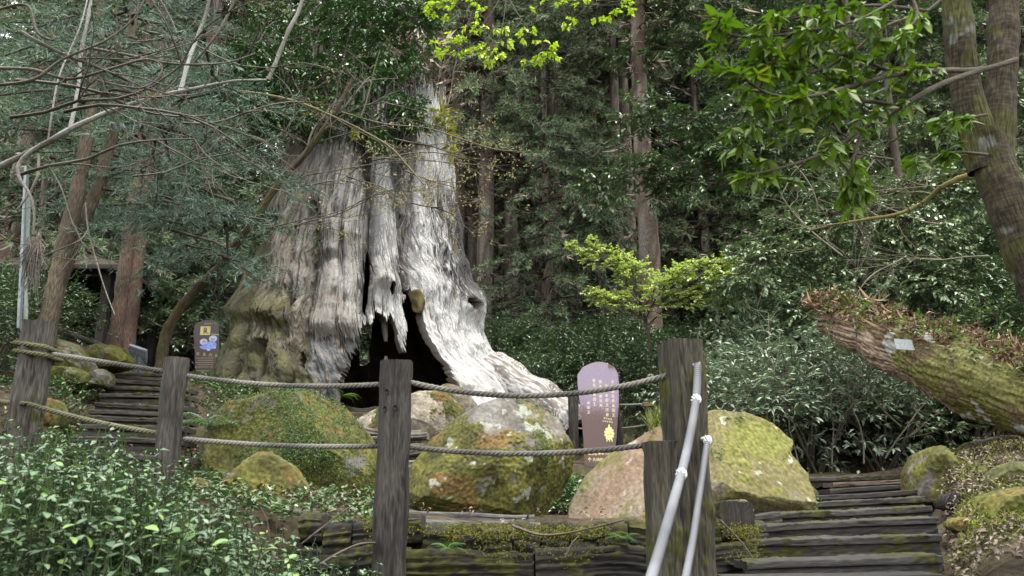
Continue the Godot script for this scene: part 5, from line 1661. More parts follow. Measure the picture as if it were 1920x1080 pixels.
func forest() -> void:
	var blue := Color(0.06, 0.084, 0.047); var lit := Color(0.22, 0.255, 0.15)
	make_cedar("tall", 11, 27.0, 6.5, 2.4, 9.5, 0.4, blue, lit)
	make_cedar("full", 12, 24.0, 3.0, 2.6, 9.5, 0.3, blue, lit)
	make_cedar("low", 13, 19.0, 1.6, 2.4, 11.0, 0.4, Color(0.05, 0.075, 0.045), Color(0.18, 0.22, 0.125))
	make_cedar("young", 14, 9.0, 0.9, 1.6, 16.0, 0.35, Color(0.05, 0.076, 0.044), Color(0.16, 0.20, 0.115))
	make_cedar("pole", 15, 26.0, 11.0, 2.3, 9.0, 0.3, blue, lit)
	var dim := "cedars standing in the dim forest behind the trunk"
	cedar("tall", spot(907, 20.0), 0.4, 1.0, 0.95, "reddish-brown straight cedar just right of the giant trunk, bare to half height", "tree")
	cedar("low", spot(1025, 19.0), 2.2, 0.75, 1.0, "slim cedar with brown dead hanging twigs between the giant trunk and the lilac sign")
	cedar("full", spot(1085, 24.5), 1.2, 1.0, 1.0, "tall cedar above the lilac sign with dense foliage all the way up")
	cedar("pole", spot(1225, 17.0), 5.2, 0.85, 1.25, "thick red-barked cedar trunk just left of the tall post")
	cedar("pole", spot(1170, 22.0), 3.2, 0.9, 0.9, "slim red-brown cedar pole right behind the lilac sign")
	cedar("pole", spot(1192, 23.0), 1.0, 0.92, 1.1, "red-brown cedar pole between the lilac sign and the thick red trunk")
	for e in [[1265, 27, "tall"], [1330, 29, "full"], [1205, 30, "tall"], [980, 27, "pole"], [860, 26, "pole"], [820, 30, "tall"], [940, 30, "tall"], [1008, 24, "pole"], [885, 23, "pole"], [960, 22, "tall"], [1105, 27, "pole"], [1060, 31, "tall"], [850, 21, "pole"], [872, 25, "pole"], [930, 26, "pole"], [1045, 22, "pole"], [1000, 30, "pole"], [1120, 31, "low"], [1150, 36, "full"], [1400, 31, "tall"], [1480, 34, "full"], [1560, 30, "low"], [1640, 35, "tall"], [1720, 29, "full"], [1800, 33, "tall"], [330, 21, "pole"], [385, 24, "tall"], [432, 27, "pole"], [520, 23, "full"], [300, 30, "tall"], [150, 22, "tall"], [212, 25, "pole"], [60, 23, "full"], [-30, 20, "tall"], [560, 29, "full"], [620, 33, "tall"], [700, 27, "low"], [760, 31, "full"], [470, 34, "full"], [355, 33, "low"], [250, 36, "full"], [100, 34, "low"], [20, 30, "low"], [885, 38, "tall"], [1040, 40, "tall"]]:
		cedar(e[2], spot(e[0], e[1]), rr(0, TAU), rr(0.85, 1.1), rr(0.9, 1.15), "tall dark cedar in the dim forest behind the clearing", dim)
	for e in [[1340, 24, 'low'], [1430, 25, 'full'], [1510, 26, 'low'], [1590, 25, 'full'], [1690, 26, 'low'], [1780, 24, 'full'], [1880, 25, 'low'], [1980, 23, 'full'], [1460, 30, 'low'], [1560, 33, 'full'], [1380, 36, 'low'], [1660, 31, 'low'], [1750, 36, 'full'], [1850, 32, 'low']]:
		cedar(e[2], spot(e[0], e[1]), rr(0, TAU), rr(0.85, 1.1), rr(1.0, 1.3), 'tall dark cedar standing up the bank at the right, behind the broadleaf tangle', 'cedars up the bank at the right')
	for k in 100:
		var d := rr(32, 66) if k < 74 else rr(24, 40)
		var px := rr(-700, 2600) if k < 74 else (rr(-1500, -120) if k % 2 else rr(1950, 3300))
		cedar(["full", "low", "tall", "low"][k % 4], spot(px, d), rr(0, TAU), rr(0.85, 1.2), rr(1.0, 1.4), "tall dark cedar in the dim forest behind the clearing", dim)
	for e in [[1000, 24, 0.6], [1060, 25, 0.6], [560, 19.5, 1.0], [300, 20.5, 1.0], [760, 24, 1.1], [1130, 21, 0.9], [500, 21, 1.2], [340, 26, 1.2], [180, 19, 1.0], [20, 17, 1.1]]:
		cedar("young", spot(e[0], e[1]), rr(0, TAU), e[2], rr(0.9, 1.2), "young low cedar with drooping foliage in the understory", "young cedars under the tall ones")
	# understory shrubs
	make_shrub("dark", 21, Vector3(1.1, 0.85, 1.1), 7, 620, 9, 0.085, 0.032, Color(0.032, 0.062, 0.03), Color(0.10, 0.15, 0.07), 0.25)
	make_shrub("blue", 22, Vector3(1.2, 0.9, 1.0), 8, 560, 9, 0.115, 0.032, Color(0.09, 0.13, 0.08), Color(0.22, 0.265, 0.18), 0.35, 0.75)
	make_shrub("bank", 23, Vector3(1.0, 0.7, 1.0), 9, 560, 9, 0.075, 0.036, Color(0.06, 0.10, 0.045), Color(0.20, 0.25, 0.115), 0.2)
	var und := "dark broadleaf shrubs of the understory"
	for k in 70:
		var d := rr(17.5, 33)
		var px := rr(-300, 1420) if k < 52 else rr(-900, -200)
		var s := rr(0.8, 1.5)
		if absf(px - 700) < 420 and d < 19: d = 19.5
		shrub("understory_shrub", "dark", spot(px, d), rr(0, TAU), Vector3(s, s * rr(0.8, 1.3), s), "dark green broadleaf shrub in the shade of the cedars", und)
	for e in [[1000, 14.5, 0.8], [1060, 15.5, 1.0], [1180, 14.5, 1.0], [1240, 13.5, 0.9], [1120, 16.5, 1.2], [1300, 15.5, 1.2], [960, 17, 1.0]]:
		shrub("understory_shrub", "dark", spot(e[0], e[1]), rr(0, TAU), Vector3.ONE * e[2], "leafy dark shrub behind the far rope fence beside the sign", "dark shrubs behind the far fence")
	for e in [[-30, 10.5, 0.8], [40, 12.5, 0.9], [-120, 9.0, 0.9]]:
		shrub("understory_shrub", "dark", spot(e[0], e[1]), rr(0, TAU), Vector3.ONE * e[2], "dark leafy shrub in the shade beyond the leftmost post and the left stairs", "dark shrubs by the left stairs")
	var bl := [[1395, 10.6, 1.0, 0.95, "grey-green willow-leaved shrub just right of the tall post"], [1520, 10.9, 1.15, 1.1, "grey-green willow-leaved shrub above the top of the right stairs"], [1650, 11.2, 1.0, 0.95, "grey-green willow-leaved shrub under the hanging end of the fallen log"], [1450, 12.6, 1.2, 1.35, "taller grey-green shrub behind the one by the tall post"], [1590, 13.0, 1.3, 1.4, "taller grey-green shrub behind the top of the stairs"], [1350, 12.0, 0.9, 1.0, "grey-green shrub partly behind the tall post"], [1740, 12.0, 1.1, 0.9, "grey-green shrub in the shade under the middle of the fallen log"]]
	for e in bl:
		shrub("willow_leaved_shrub", "blue", spot(e[0], e[1]), rr(0, TAU), Vector3(e[2], e[3], e[2]), e[4], "", M.sheen_leaf)
	for k in 46:
		var d := rr(11.5, 24)
		var px := rr(1360, 2150)
		var s := rr(0.8, 1.5)
		shrub("bank_shrub", "bank" if k % 3 else "dark", spot(px, d), rr(0, TAU), Vector3(s, s * rr(0.7, 1.4), s), "leafy shrub in the tangled growth on the bank behind the fallen log", "shrubs on the bank at the right")
	# twin-stemmed cedar at the head of the left stairs
	rng.seed = 201
	var tw := thing("twin_cedar", spot(232, 13.0), "twin reddish cedar stems standing close together at the head of the left stairs", "tree")
	for e in [[[212, 680, 13.0], [222, 600, 13.0], [238, 480, 13.05], [252, 360, 13.1], [268, 180, 13.2], [290, -120, 13.4], [310, -500, 13.6]], [[236, 680, 13.1], [244, 600, 13.1], [258, 480, 13.15], [272, 360, 13.2], [292, 180, 13.3], [318, -120, 13.5], [345, -500, 13.7]]]:
		var mb := MB.new()
		var pp := path(e, 8)
		tube(mb, pp, rad(0.135, 0.06, pp.size()), 16, Color(0.20, 0.135, 0.10), Color(0.10, 0.07, 0.055), 0.16)
		part("trunk", mb, M.bark, tw)
	near_limbs(tw, [[262, 250, 13.1], [275, 150, 13.2], [290, 0, 13.3], [285, 60, 13.3], [270, 200, 13.2], [300, -150, 13.5], [260, 300, 13.1]], 6, 1.6, 2.6)
	# leaning pair at the left
	var le := thing("leaning_tree", spot(110, 9.3), "pair of brown leaning stems behind the leftmost post", "tree")
	for e in [[[70, 700, 9.3], [90, 600, 9.3], [112, 500, 9.35], [140, 380, 9.4], [160, 280, 9.5], [178, 150, 9.6], [190, 0, 9.8], [210, -260, 10.0]], [[104, 560, 9.4], [128, 480, 9.5], [160, 410, 9.6], [185, 340, 9.7], [215, 240, 9.8], [240, 100, 10.0], [262, -60, 10.2]]]:
		var mb := MB.new()
		var pp := path(e, 8)
		tube(mb, pp, rad(0.115 if e[0][0] == 70 else 0.085, 0.05, pp.size()), 14, Color(0.17, 0.135, 0.095), Color(0.095, 0.075, 0.055), 0.16)
		part("trunk", mb, M.bark, le)
	near_limbs(le, [[160, 250, 9.6], [175, 120, 9.7], [190, 20, 9.8], [230, 130, 10.0], [250, 40, 10.1]], 5, 1.2, 2.0)
	# curved thin tree left of the giant trunk
	var cu := thing("crooked_tree", spot(308, 11.3), "thin mossy crooked stem rising to the right between the stairs and the giant trunk", "tree")
	var cm := MB.new()
	var cp := path([[300, 700, 11.3], [308, 640, 11.3], [330, 590, 11.25], [370, 540, 11.2], [412, 500, 11.1], [470, 420, 10.9], [530, 335, 10.8], [575, 285, 10.7], [625, 215, 10.6], [660, 150, 10.6]], 8)
	tube(cm, cp, rad(0.085, 0.03, cp.size()), 12, Color(0.10, 0.085, 0.035), Color(0.09, 0.07, 0.05), 0.2)
	part("trunk", cm, M.bark, cu)
	var ct := MB.new()
	for e in [[[530, 335, 10.8], [0.7, 0.7, 0.2]], [[575, 285, 10.7], [0.3, 1, 0]], [[600, 250, 10.65], [0.9, 0.5, 0.2]], [[470, 420, 10.9], [-0.4, 0.9, 0.2]], [[625, 215, 10.6], [0.5, 0.9, -0.2]]]:
		twigs(ct, P(e[0]), Vector3(e[1][0], e[1][1], e[1][2]).normalized(), 1.0, 0.02, 2, Color(0.09, 0.075, 0.055), Color(0.17, 0.15, 0.12), {"crook": 0.25})
	part("branches", ct, M.twig, cu, "stuff")


func near_limbs(o: Node3D, starts: Array, per: int, lo: float, hi: float) -> void:
	var cr := MB.new(); var wd := MB.new(); var de := MB.new()
	for e in starts:
		var p := P(e)
		for k in per:
			conifer_limb(cr, wd, de, p + Vector3(0, rr(-0.5, 0.5), 0), rr(0, TAU), rr(lo, hi), rr(-0.1, 0.2), rr(0.25, 0.6), Color(0.045, 0.075, 0.055), Color(0.11, 0.16, 0.12), 0.08, 34, 0.0, 0.10, 0.009)
	part("crown", cr, M.needles, o, "stuff")
	part("branches", wd, M.twig, o, "stuff")
	if de.v.size(): part("dead_twigs", de, M.dry, o, "stuff")


# ---------------------------------------------------------------- plants near the viewer
func leaf_mesh(l: float, w: float, curl: float, col: Color, sd: int) -> ArrayMesh:
	# one leaf with a midrib fold, seven cross-rows, along -z from the origin
	rng.seed = sd
	var mb := MB.new()
	for k in 8:
		var f := k / 7.0
		var h := w * 0.5 * pow(sin(PI * pow(f, 0.8)), 0.85) if k < 7 else 0.0
		var y := -curl * l * f * f + 0.01 * l * sin(f * 9 + sd)
		var fold := 0.22 * h
		for s in [-1, 0, 1]:
			mb.vert(Vector3(h * s, y + (fold if s else 0.0), -l * f), col * (1.12 if s == 0 else rr(0.85, 1.1)))
	for k in 7:
		for s in 2:
			var q := k * 3 + s
			mb.quad(q, q + 1, q + 4, q + 3)
	return mb.build()


func lay(d: Vector3, up: Vector3) -> Basis:
	return Basis.looking_at(d, up)


func leaves_on(o: Node3D, called: String, places: Array, kinds: Array, m: Material) -> void:
	# each leaf big enough to pick out is a part of its own; the rest is one part
	var body := MB.new()
	var n := 0
	for e in places:
		if n < 290:
			var mi := MeshInstance3D.new()
			mi.name = called if n == 0 else "%s_%03d" % [called, n]
			mi.mesh = kinds[n % kinds.size()]
			mi.material_override = m
			mi.transform = Transform3D(lay(e[1], e[2]).scaled_local(Vector3.ONE * e[3]), e[0] - o.position)
			o.add_child(mi, true)
		else:
			body.leaf(e[0], e[1], e[2], e[4] * e[3], e[5] * e[3], e[6], rr(0.0, 0.3), 0.1)
		n += 1
	if body.v.size(): part("more_leaves", body, m, o, "stuff")


func near_plants() -> void:
	rng.seed = 301
	# near forked trunk at the right edge
	var nt := thing("forked_tree", ground(at(1900, 900, 4.4).x, -4.4), "near forked tree at the right edge, its bark patched with moss and lichen", "tree")
	for e in [[[[2150, 1060, 4.3], [2090, 860, 4.3], [2010, 660, 4.3], [1945, 520, 4.3], [1896, 400, 4.32], [1858, 300, 4.35], [1845, 250, 4.35]], 0.15, 0.135], [[[1848, 320, 4.36], [1830, 240, 4.35], [1806, 140, 4.33], [1796, 40, 4.3], [1790, -120, 4.3], [1780, -300, 4.3]], 0.118, 0.09], [[[1866, 330, 4.4], [1872, 240, 4.42], [1880, 120, 4.45], [1884, 0, 4.5], [1890, -200, 4.5]], 0.12, 0.10]]:
		var mb := MB.new()
		var pp := path(e[0], 50)
		tube(mb, pp, rad(e[1] * 0.78, e[2] * 0.78, pp.size()), 72, Color.WHITE, Color.WHITE, 0.12)
		for k in mb.v.size():
			var p := mb.v[k]
			var n := nb.get_noise_3dv(p * 4.0) + 0.5 * na.get_noise_3dv(p * 16.0)
			var c := Color(0.042, 0.034, 0.022).lerp(Color(0.085, 0.07, 0.045), clampf(0.5 + nv.get_noise_2d(mb.t[k].y * 55, mb.t[k].x * 9), 0, 1))
			c = c.lerp(Color(0.085, 0.085, 0.025), sm(-0.08, 0.2, n) * 0.8)
			c = c.lerp(Color(0.15, 0.15, 0.13), sm(0.46, 0.58, nb.get_noise_3dv(p * 9.0 + Vector3(30, 0, 0)) + 0.3 * n))
			mb.c[k] = c
		part("trunk", mb, M.bark, nt)
	# limbs with big bright leaves reaching left from it
	var bl := thing("leafy_limb", at(1890, 130, 3.9), "near leafy limb with large bright green leaves spreading left across the upper right", "branch")
	var wd := MB.new()
	var limbs := [[[1905, 112, 4.2], [1840, 130, 4.0], [1760, 132, 3.8], [1680, 140, 3.6], [1600, 160, 3.45], [1520, 180, 3.3], [1440, 175, 3.2], [1370, 130, 3.15]], [[1840, 130, 4.0], [1760, 160, 3.8], [1690, 200, 3.7], [1620, 240, 3.6], [1560, 280, 3.5], [1480, 310, 3.4], [1400, 330, 3.35]], [[1760, -60, 3.6], [1680, 0, 3.5], [1600, 40, 3.4], [1500, 60, 3.3], [1410, 70, 3.25], [1350, 60, 3.2]], [[1680, 140, 3.6], [1610, 110, 3.5], [1540, 100, 3.4], [1470, 120, 3.3]], [[1620, 240, 3.6], [1600, 300, 3.55], [1605, 330, 3.55]], [[1500, 60, 3.3], [1440, 130, 3.3], [1395, 220, 3.3]], [[1850, 215, 4.0], [1800, 225, 3.9], [1770, 235, 3.85]], [[1850, 290, 4.0], [1800, 285, 3.9], [1755, 290, 3.85]], [[1700, -30, 3.5], [1720, 30, 3.45], [1690, 60, 3.4]], [[1800, -40, 3.8], [1740, 20, 3.7], [1660, 50, 3.6], [1580, 110, 3.5], [1500, 140, 3.4], [1430, 120, 3.35]], [[1690, 200, 3.7], [1620, 190, 3.6], [1540, 210, 3.5], [1450, 230, 3.4], [1390, 260, 3.4]], [[1740, 20, 3.7], [1640, 10, 3.5], [1560, 20, 3.4], [1460, 40, 3.3]], [[1560, 280, 3.5], [1590, 320, 3.5], [1600, 350, 3.5]], [[1620, 190, 3.6], [1560, 150, 3.5], [1500, 100, 3.4]]]
	var places := []
	for e in limbs:
		var pp := path(e, 6)
		tube(wd, pp, rad(0.017 if e.size() > 6 else 0.009, 0.004, pp.size()), 7, Color(0.07, 0.055, 0.035), Color(0.13, 0.11, 0.08), 0.15)
		for k in range(pp.size() / 4, pp.size()):
			var f := float(k) / pp.size()
			if rng.randf() > 0.6 + 0.6 * f: continue
			var tg := (pp[mini(k + 1, pp.size() - 1)] - pp[maxi(k - 1, 0)]).normalized()
			var tip := pp[k] + (tg + rvec() * Vector3(1, 0.7, 1)).normalized() * rr(0.03, 0.13)
			tube(wd, PackedVector3Array([pp[k], tip]), rad(0.004, 0.003, 2), 4, Color(0.08, 0.09, 0.03), Color(0.1, 0.1, 0.04))
			for j in 7 + rng.randi() % 3:
				var d := (tg * 0.6 + rvec() * Vector3(1, 0.45, 1) + Vector3(0, -0.2, 0)).normalized()
				places.append([tip, d, (Vector3.UP + rvec() * 0.6).normalized(), rr(0.65, 1.15), 0.092, 0.032, Color(0.08, 0.13, 0.016)])
	part("stems", wd, M.twig, bl, "stuff")
	# shuffle so that the separate leaves are spread over the whole limb
	for k in places.size():
		var j := rng.randi() % places.size()
		var t: Array = places[k]; places[k] = places[j]; places[j] = t
	var kinds := []
	var cols := [Color(0.13, 0.20, 0.022), Color(0.065, 0.115, 0.016), Color(0.16, 0.235, 0.028), Color(0.10, 0.155, 0.02), Color(0.165, 0.175, 0.024), Color(0.05, 0.085, 0.014), Color(0.11, 0.18, 0.022)]
	for k in 7: kinds.append(leaf_mesh(0.092, 0.030 + 0.004 * (k % 3), 0.02 + 0.09 * (k % 4), cols[k], 40 + k))
	rng.seed = 302
	leaves_on(bl, "leaf", places, kinds, M.soft_leaf)
	# leafy bushes at the lower left
	var bk := []
	var bc := [Color(0.05, 0.09, 0.043), Color(0.078, 0.125, 0.065), Color(0.036, 0.066, 0.032), Color(0.105, 0.15, 0.09), Color(0.06, 0.105, 0.042), Color(0.11, 0.18, 0.045)]
	for k in 6: bk.append(leaf_mesh(0.058, 0.025 + 0.004 * (k % 3), 0.05 + 0.08 * (k % 3), bc[k], 60 + k))
	var names := ["leafy green bush at the lower left corner of the picture", "leafy green bush below the leftmost post, second from the lower left corner", "leafy green bush below the foot of the left stairs", "leafy green bush in front of the corner-on post", "low leafy bush right of the corner-on post, against the slanting edging timber", "low straggling leafy plant at the left of the middle post's foot"]
	var spans := [[-80, 110, 790, 780], [70, 230, 775, 800], [200, 350, 800, 835], [320, 450, 850, 905], [420, 560, 925, 965], [530, 710, 985, 1045]]
	for b in 6:
		rng.seed = 320 + b
		var s: Array = spans[b]
		var mid_: float = (s[0] + s[1]) / 2.0
		var bush := thing("leafy_bush", ground(at(mid_, 1000, 4.1).x, -4.1), names[b], "bush", "leafy bushes along the lower left")
		var st := MB.new()
		var pl := []
		var ns := 180 if b < 4 else 100
		for k in ns:
			var px := rr(s[0], s[1]); var d := rr(3.35, 4.85)
			if b > 3: d = rr(3.8, 4.8)
			var top: float = lerpf(s[2], s[3], (px - s[0]) / (s[1] - s[0]))
			var tip := at(px, top + absf(rng.randfn(0, 1)) * 55 + rr(-22, 20) + (4.85 - d) * 70, d)
			var g := ground(tip.x + rr(-0.25, 0.25), tip.z + rr(-0.25, 0.25)) - Vector3(0, 0.05, 0)
			if tip.y < g.y + 0.12: tip.y = g.y + rr(0.12, 0.3)
			var pp := smooth([g, g.lerp(tip, 0.5) + rvec() * 0.06, tip], 5)
			tube(st, pp, rad(0.0045, 0.002, pp.size()), 4, Color(0.06, 0.075, 0.03), Color(0.09, 0.12, 0.045))
			var ln := g.distance_to(tip)
			var nodes := int(ln / 0.055)
			for j in nodes:
				var f := 1.0 - j * 0.055 / ln
				if f < 0.25: break
				var p := g.lerp(tip, f)
				p += (pp[5] - g.lerp(tip, 0.5)) * 4 * f * (1 - f)
				var az := j * 1.6 + k
				for sd in 2:
					var h := Vector3(cos(az + PI * sd), 0, sin(az + PI * sd))
					if rng.randf() < 0.12: continue
					var dd := (h + Vector3(0, rr(-0.45, 0.35) + (0.5 if j == 0 else 0.0), 0) + rvec() * 0.3).normalized()
					pl.append([p, dd, (Vector3.UP + rvec() * 0.5).normalized(), rr(0.55, 1.2) * (0.6 if j == 0 else 1.0), 0.058, 0.027, bc[rng.randi() % 5] * rr(0.8, 1.2), p.z + p.y * 1.5])
		part("stems", st, M.twig, bush, "stuff")
		pl.sort_custom(func(q, r): return q[7] > r[7])
		leaves_on(bush, "leaf", pl, bk, M.bush_leaf)
	overhead()
	lichen_branches()


func tree_of_boughs(called: String, label: String, trunk: Array, r0: float, r1: float, list: Array, o: Dictionary, lm: Material, sd: int, cat := "tree") -> Node3D:
	rng.seed = sd
	var base := P(trunk[0])
	var root := thing(called, Vector3(base.x, minf(base.y, gh(base.x, base.z)) if cat == "tree" else base.y, base.z), label, cat)
	var tm := MB.new()
	var pp := path(trunk, 8)
	tube(tm, pp, rad(r0, r1, pp.size()), 12, Color(0.085, 0.068, 0.05), Color(0.16, 0.135, 0.105), 0.15)
	part("trunk" if cat == "tree" else "stem", tm, M.bark, root)
	var lf := MB.new(); var wd := MB.new()
	for e in list: bough(lf, wd, path(e, 7), o.get("r", 0.025), o)
	part("crown" if cat == "tree" else "leaves", lf, lm, root, "stuff")
	part("branches", wd, M.twig, root, "stuff")
	return root


func overhead() -> void:
	# glossy broadleaf tree above the giant trunk's left side
	tree_of_boughs("broadleaf_tree", "glossy dark-leaved tree whose boughs hang over the top of the giant trunk", [[610, 700, 16.9], [605, 450, 16.7], [600, 200, 16.5], [590, 0, 16.2], [580, -200, 16.0]], 0.16, 0.09,
		[[[598, 150, 16.4], [600, 80, 14.6], [650, 100, 13.0], [720, 150, 12.6], [770, 215, 12.5]], [[595, 60, 16.3], [620, 20, 14.5], [680, 40, 13.0], [750, 100, 12.6]], [[598, 150, 16.4], [580, 120, 14.5], [640, 180, 12.9], [700, 255, 12.5]], [[590, -50, 16.2], [640, -60, 14.5], [720, 0, 13.2], [790, 40, 12.8]], [[598, 130, 16.4], [540, 110, 14.5], [560, 170, 12.9], [600, 225, 12.5]], [[600, 200, 16.5], [520, 150, 14.5], [480, 180, 13.0], [500, 220, 12.5]], [[595, 60, 16.3], [520, 40, 14.5], [480, 90, 13.2], [450, 150, 12.8]]],
		{"twigs": 90, "len": 0.6, "sub": 5, "n": 8, "ll": 0.1, "lw": 0.04, "ca": Color(0.022, 0.055, 0.015), "cb": Color(0.06, 0.125, 0.03), "droop": 0.35}, M.glossy_leaf, 401)
	# grey-leaved glossy trees at the upper right
	var o := {"twigs": 110, "len": 0.9, "sub": 5, "n": 8, "ll": 0.11, "lw": 0.05, "ca": Color(0.045, 0.085, 0.035), "cb": Color(0.13, 0.18, 0.085), "droop": 0.2, "flat": 0.5}
	tree_of_boughs("broadleaf_tree", "glossy-leaved tree whose boughs spread left at mid height above the yellow-green maple", [[1760, 760, 16.0], [1720, 500, 15.9], [1680, 300, 15.8], [1660, 120, 15.7]], 0.12, 0.06,
		[[[1700, 400, 15.9], [1560, 330, 15.3], [1400, 300, 14.9], [1250, 310, 14.7], [1110, 345, 14.5]], [[1690, 340, 15.8], [1560, 240, 15.3], [1430, 210, 15.0], [1300, 220, 14.8], [1190, 215, 14.7]], [[1680, 300, 15.8], [1560, 280, 15.1], [1440, 260, 14.8], [1330, 265, 14.7]], [[1700, 400, 15.9], [1600, 360, 15.4], [1480, 350, 15.0], [1380, 345, 14.8], [1270, 340, 14.8]], [[1670, 200, 15.7], [1580, 180, 15.2], [1500, 190, 14.9]], [[1700, 420, 15.9], [1620, 400, 15.5], [1540, 420, 15.2], [1450, 400, 15.0]]], o, M.glossy_leaf, 402)
	tree_of_boughs("broadleaf_tree", "glossy-leaved tree filling the top right of the picture behind the near leafy limb", [[1640, 720, 18.5], [1620, 450, 18.4], [1600, 200, 18.3], [1580, -50, 18.2]], 0.14, 0.07,
		[[[1610, 300, 18.3], [1500, 150, 17.8], [1380, 90, 17.4], [1260, 80, 17.2], [1190, 110, 17.1]], [[1600, 200, 18.3], [1480, 60, 17.7], [1350, 10, 17.4], [1220, 20, 17.2]], [[1600, 150, 18.3], [1680, 60, 18.0], [1780, 30, 17.8]], [[1610, 250, 18.3], [1700, 160, 18.0], [1800, 140, 17.8], [1880, 180, 17.6]], [[1590, 50, 18.2], [1480, -40, 17.8], [1380, -50, 17.5]], [[1610, 300, 18.3], [1720, 260, 17.9], [1820, 300, 17.6]], [[1600, 200, 18.3], [1500, 130, 18.0], [1400, 140, 17.8]]], o.merged({"twigs": 130, "len": 1.15}, true), M.glossy_leaf, 403)
	tree_of_boughs("broadleaf_tree", "pale-leaved tree in the tangle above the fallen log, right of the middle", [[1590, 640, 13.2], [1600, 500, 13.0], [1620, 400, 12.8]], 0.05, 0.03,
		[[[1600, 500, 13.0], [1520, 450, 12.6], [1450, 470, 12.2], [1400, 520, 12.0]], [[1620, 400, 12.8], [1680, 400, 12.4], [1750, 450, 12.2]], [[1605, 480, 13.0], [1660, 500, 12.4], [1740, 530, 12.0]], [[1600, 500, 13.0], [1540, 520, 12.4], [1500, 570, 12.0]], [[1620, 400, 12.8], [1560, 400, 12.5], [1480, 430, 12.3]], [[1620, 400, 12.8], [1720, 340, 12.6], [1800, 360, 12.4]]], o.merged({"twigs": 90, "ca": Color(0.07, 0.11, 0.05), "cb": Color(0.18, 0.23, 0.12), "ll": 0.08}, true), M.glossy_leaf, 404)
	# the yellow-green maple
	tree_of_boughs("maple_tree", "small maple with bright yellow-green spring leaves right of the middle, behind the tall post", [[1240, 800, 13.3], [1222, 700, 13.2], [1215, 620, 13.1], [1200, 560, 13.0]], 0.035, 0.018,
		[[[1215, 620, 13.1], [1180, 540, 12.9], [1130, 480, 12.8], [1085, 460, 12.7]], [[1205, 580, 13.0], [1240, 530, 12.8], [1300, 500, 12.6], [1370, 490, 12.5]], [[1215, 610, 13.1], [1260, 570, 12.8], [1320, 550, 12.6], [1370, 560, 12.5]], [[1205, 580, 13.0], [1190, 520, 12.8], [1170, 490, 12.7]], [[1210, 600, 13.0], [1160, 570, 12.8], [1130, 550, 12.7]], [[1210, 600, 13.0], [1230, 560, 12.6], [1260, 520, 12.4]], [[1240, 560, 12.8], [1320, 520, 12.4], [1390, 520, 12.2]]],
		{"twigs": 52, "len": 0.36, "sub": 4, "n": 7, "ll": 0.05, "lw": 0.036, "ca": Color(0.33, 0.37, 0.14), "cb": Color(0.52, 0.55, 0.29), "droop": 0.1, "flat": 0.25, "r": 0.014, "tip": 0.1}, M.soft_leaf, 405)
	# sprays of young yellow leaves at the top
	tree_of_boughs("maple_branch", "spray of tiny bright yellow-green leaves hanging into the top of the picture", [[960, -160, 10.0], [960, -60, 9.9], [950, -10, 9.8]], 0.02, 0.012,
		[[[960, -60, 9.9], [930, 10, 9.7], [890, 60, 9.6], [840, 90, 9.5]], [[950, -10, 9.8], [980, 40, 9.6], [1020, 90, 9.5]], [[955, -30, 9.8], [900, 0, 9.6], [830, 10, 9.5]], [[960, -50, 9.9], [1040, 0, 9.6], [1110, 10, 9.5], [1170, 8, 9.5]], [[950, -10, 9.8], [940, 60, 9.7], [920, 100, 9.6]]],
		{"twigs": 16, "len": 0.28, "sub": 2, "n": 4, "ll": 0.075, "lw": 0.05, "ca": Color(0.33, 0.42, 0.04), "cb": Color(0.46, 0.54, 0.09), "droop": 0.2, "flat": 0.35, "r": 0.009, "tip": 0.09}, M.soft_leaf, 406, "branch")
	# hanging cedar foliage at the left, closer than the forest
	rng.seed = 410
	for e in [["blurred blue-green cedar boughs hanging in the upper left before the dark forest", [[250, 130, 8.2], [330, 180, 7.9], [420, 200, 7.7], [300, 240, 7.9], [200, 60, 8.2]], 6], ["blue-green cedar boughs drooping left of the giant trunk at mid height", [[300, 330, 10.6], [380, 380, 10.3], [430, 420, 10.1], [340, 450, 10.4]], 7]]:
		var o2 := thing("hanging_cedar_bough", P(e[1][0]), e[0], "branch")
		near_limbs(o2, e[1], e[2], 0.7, 1.5)


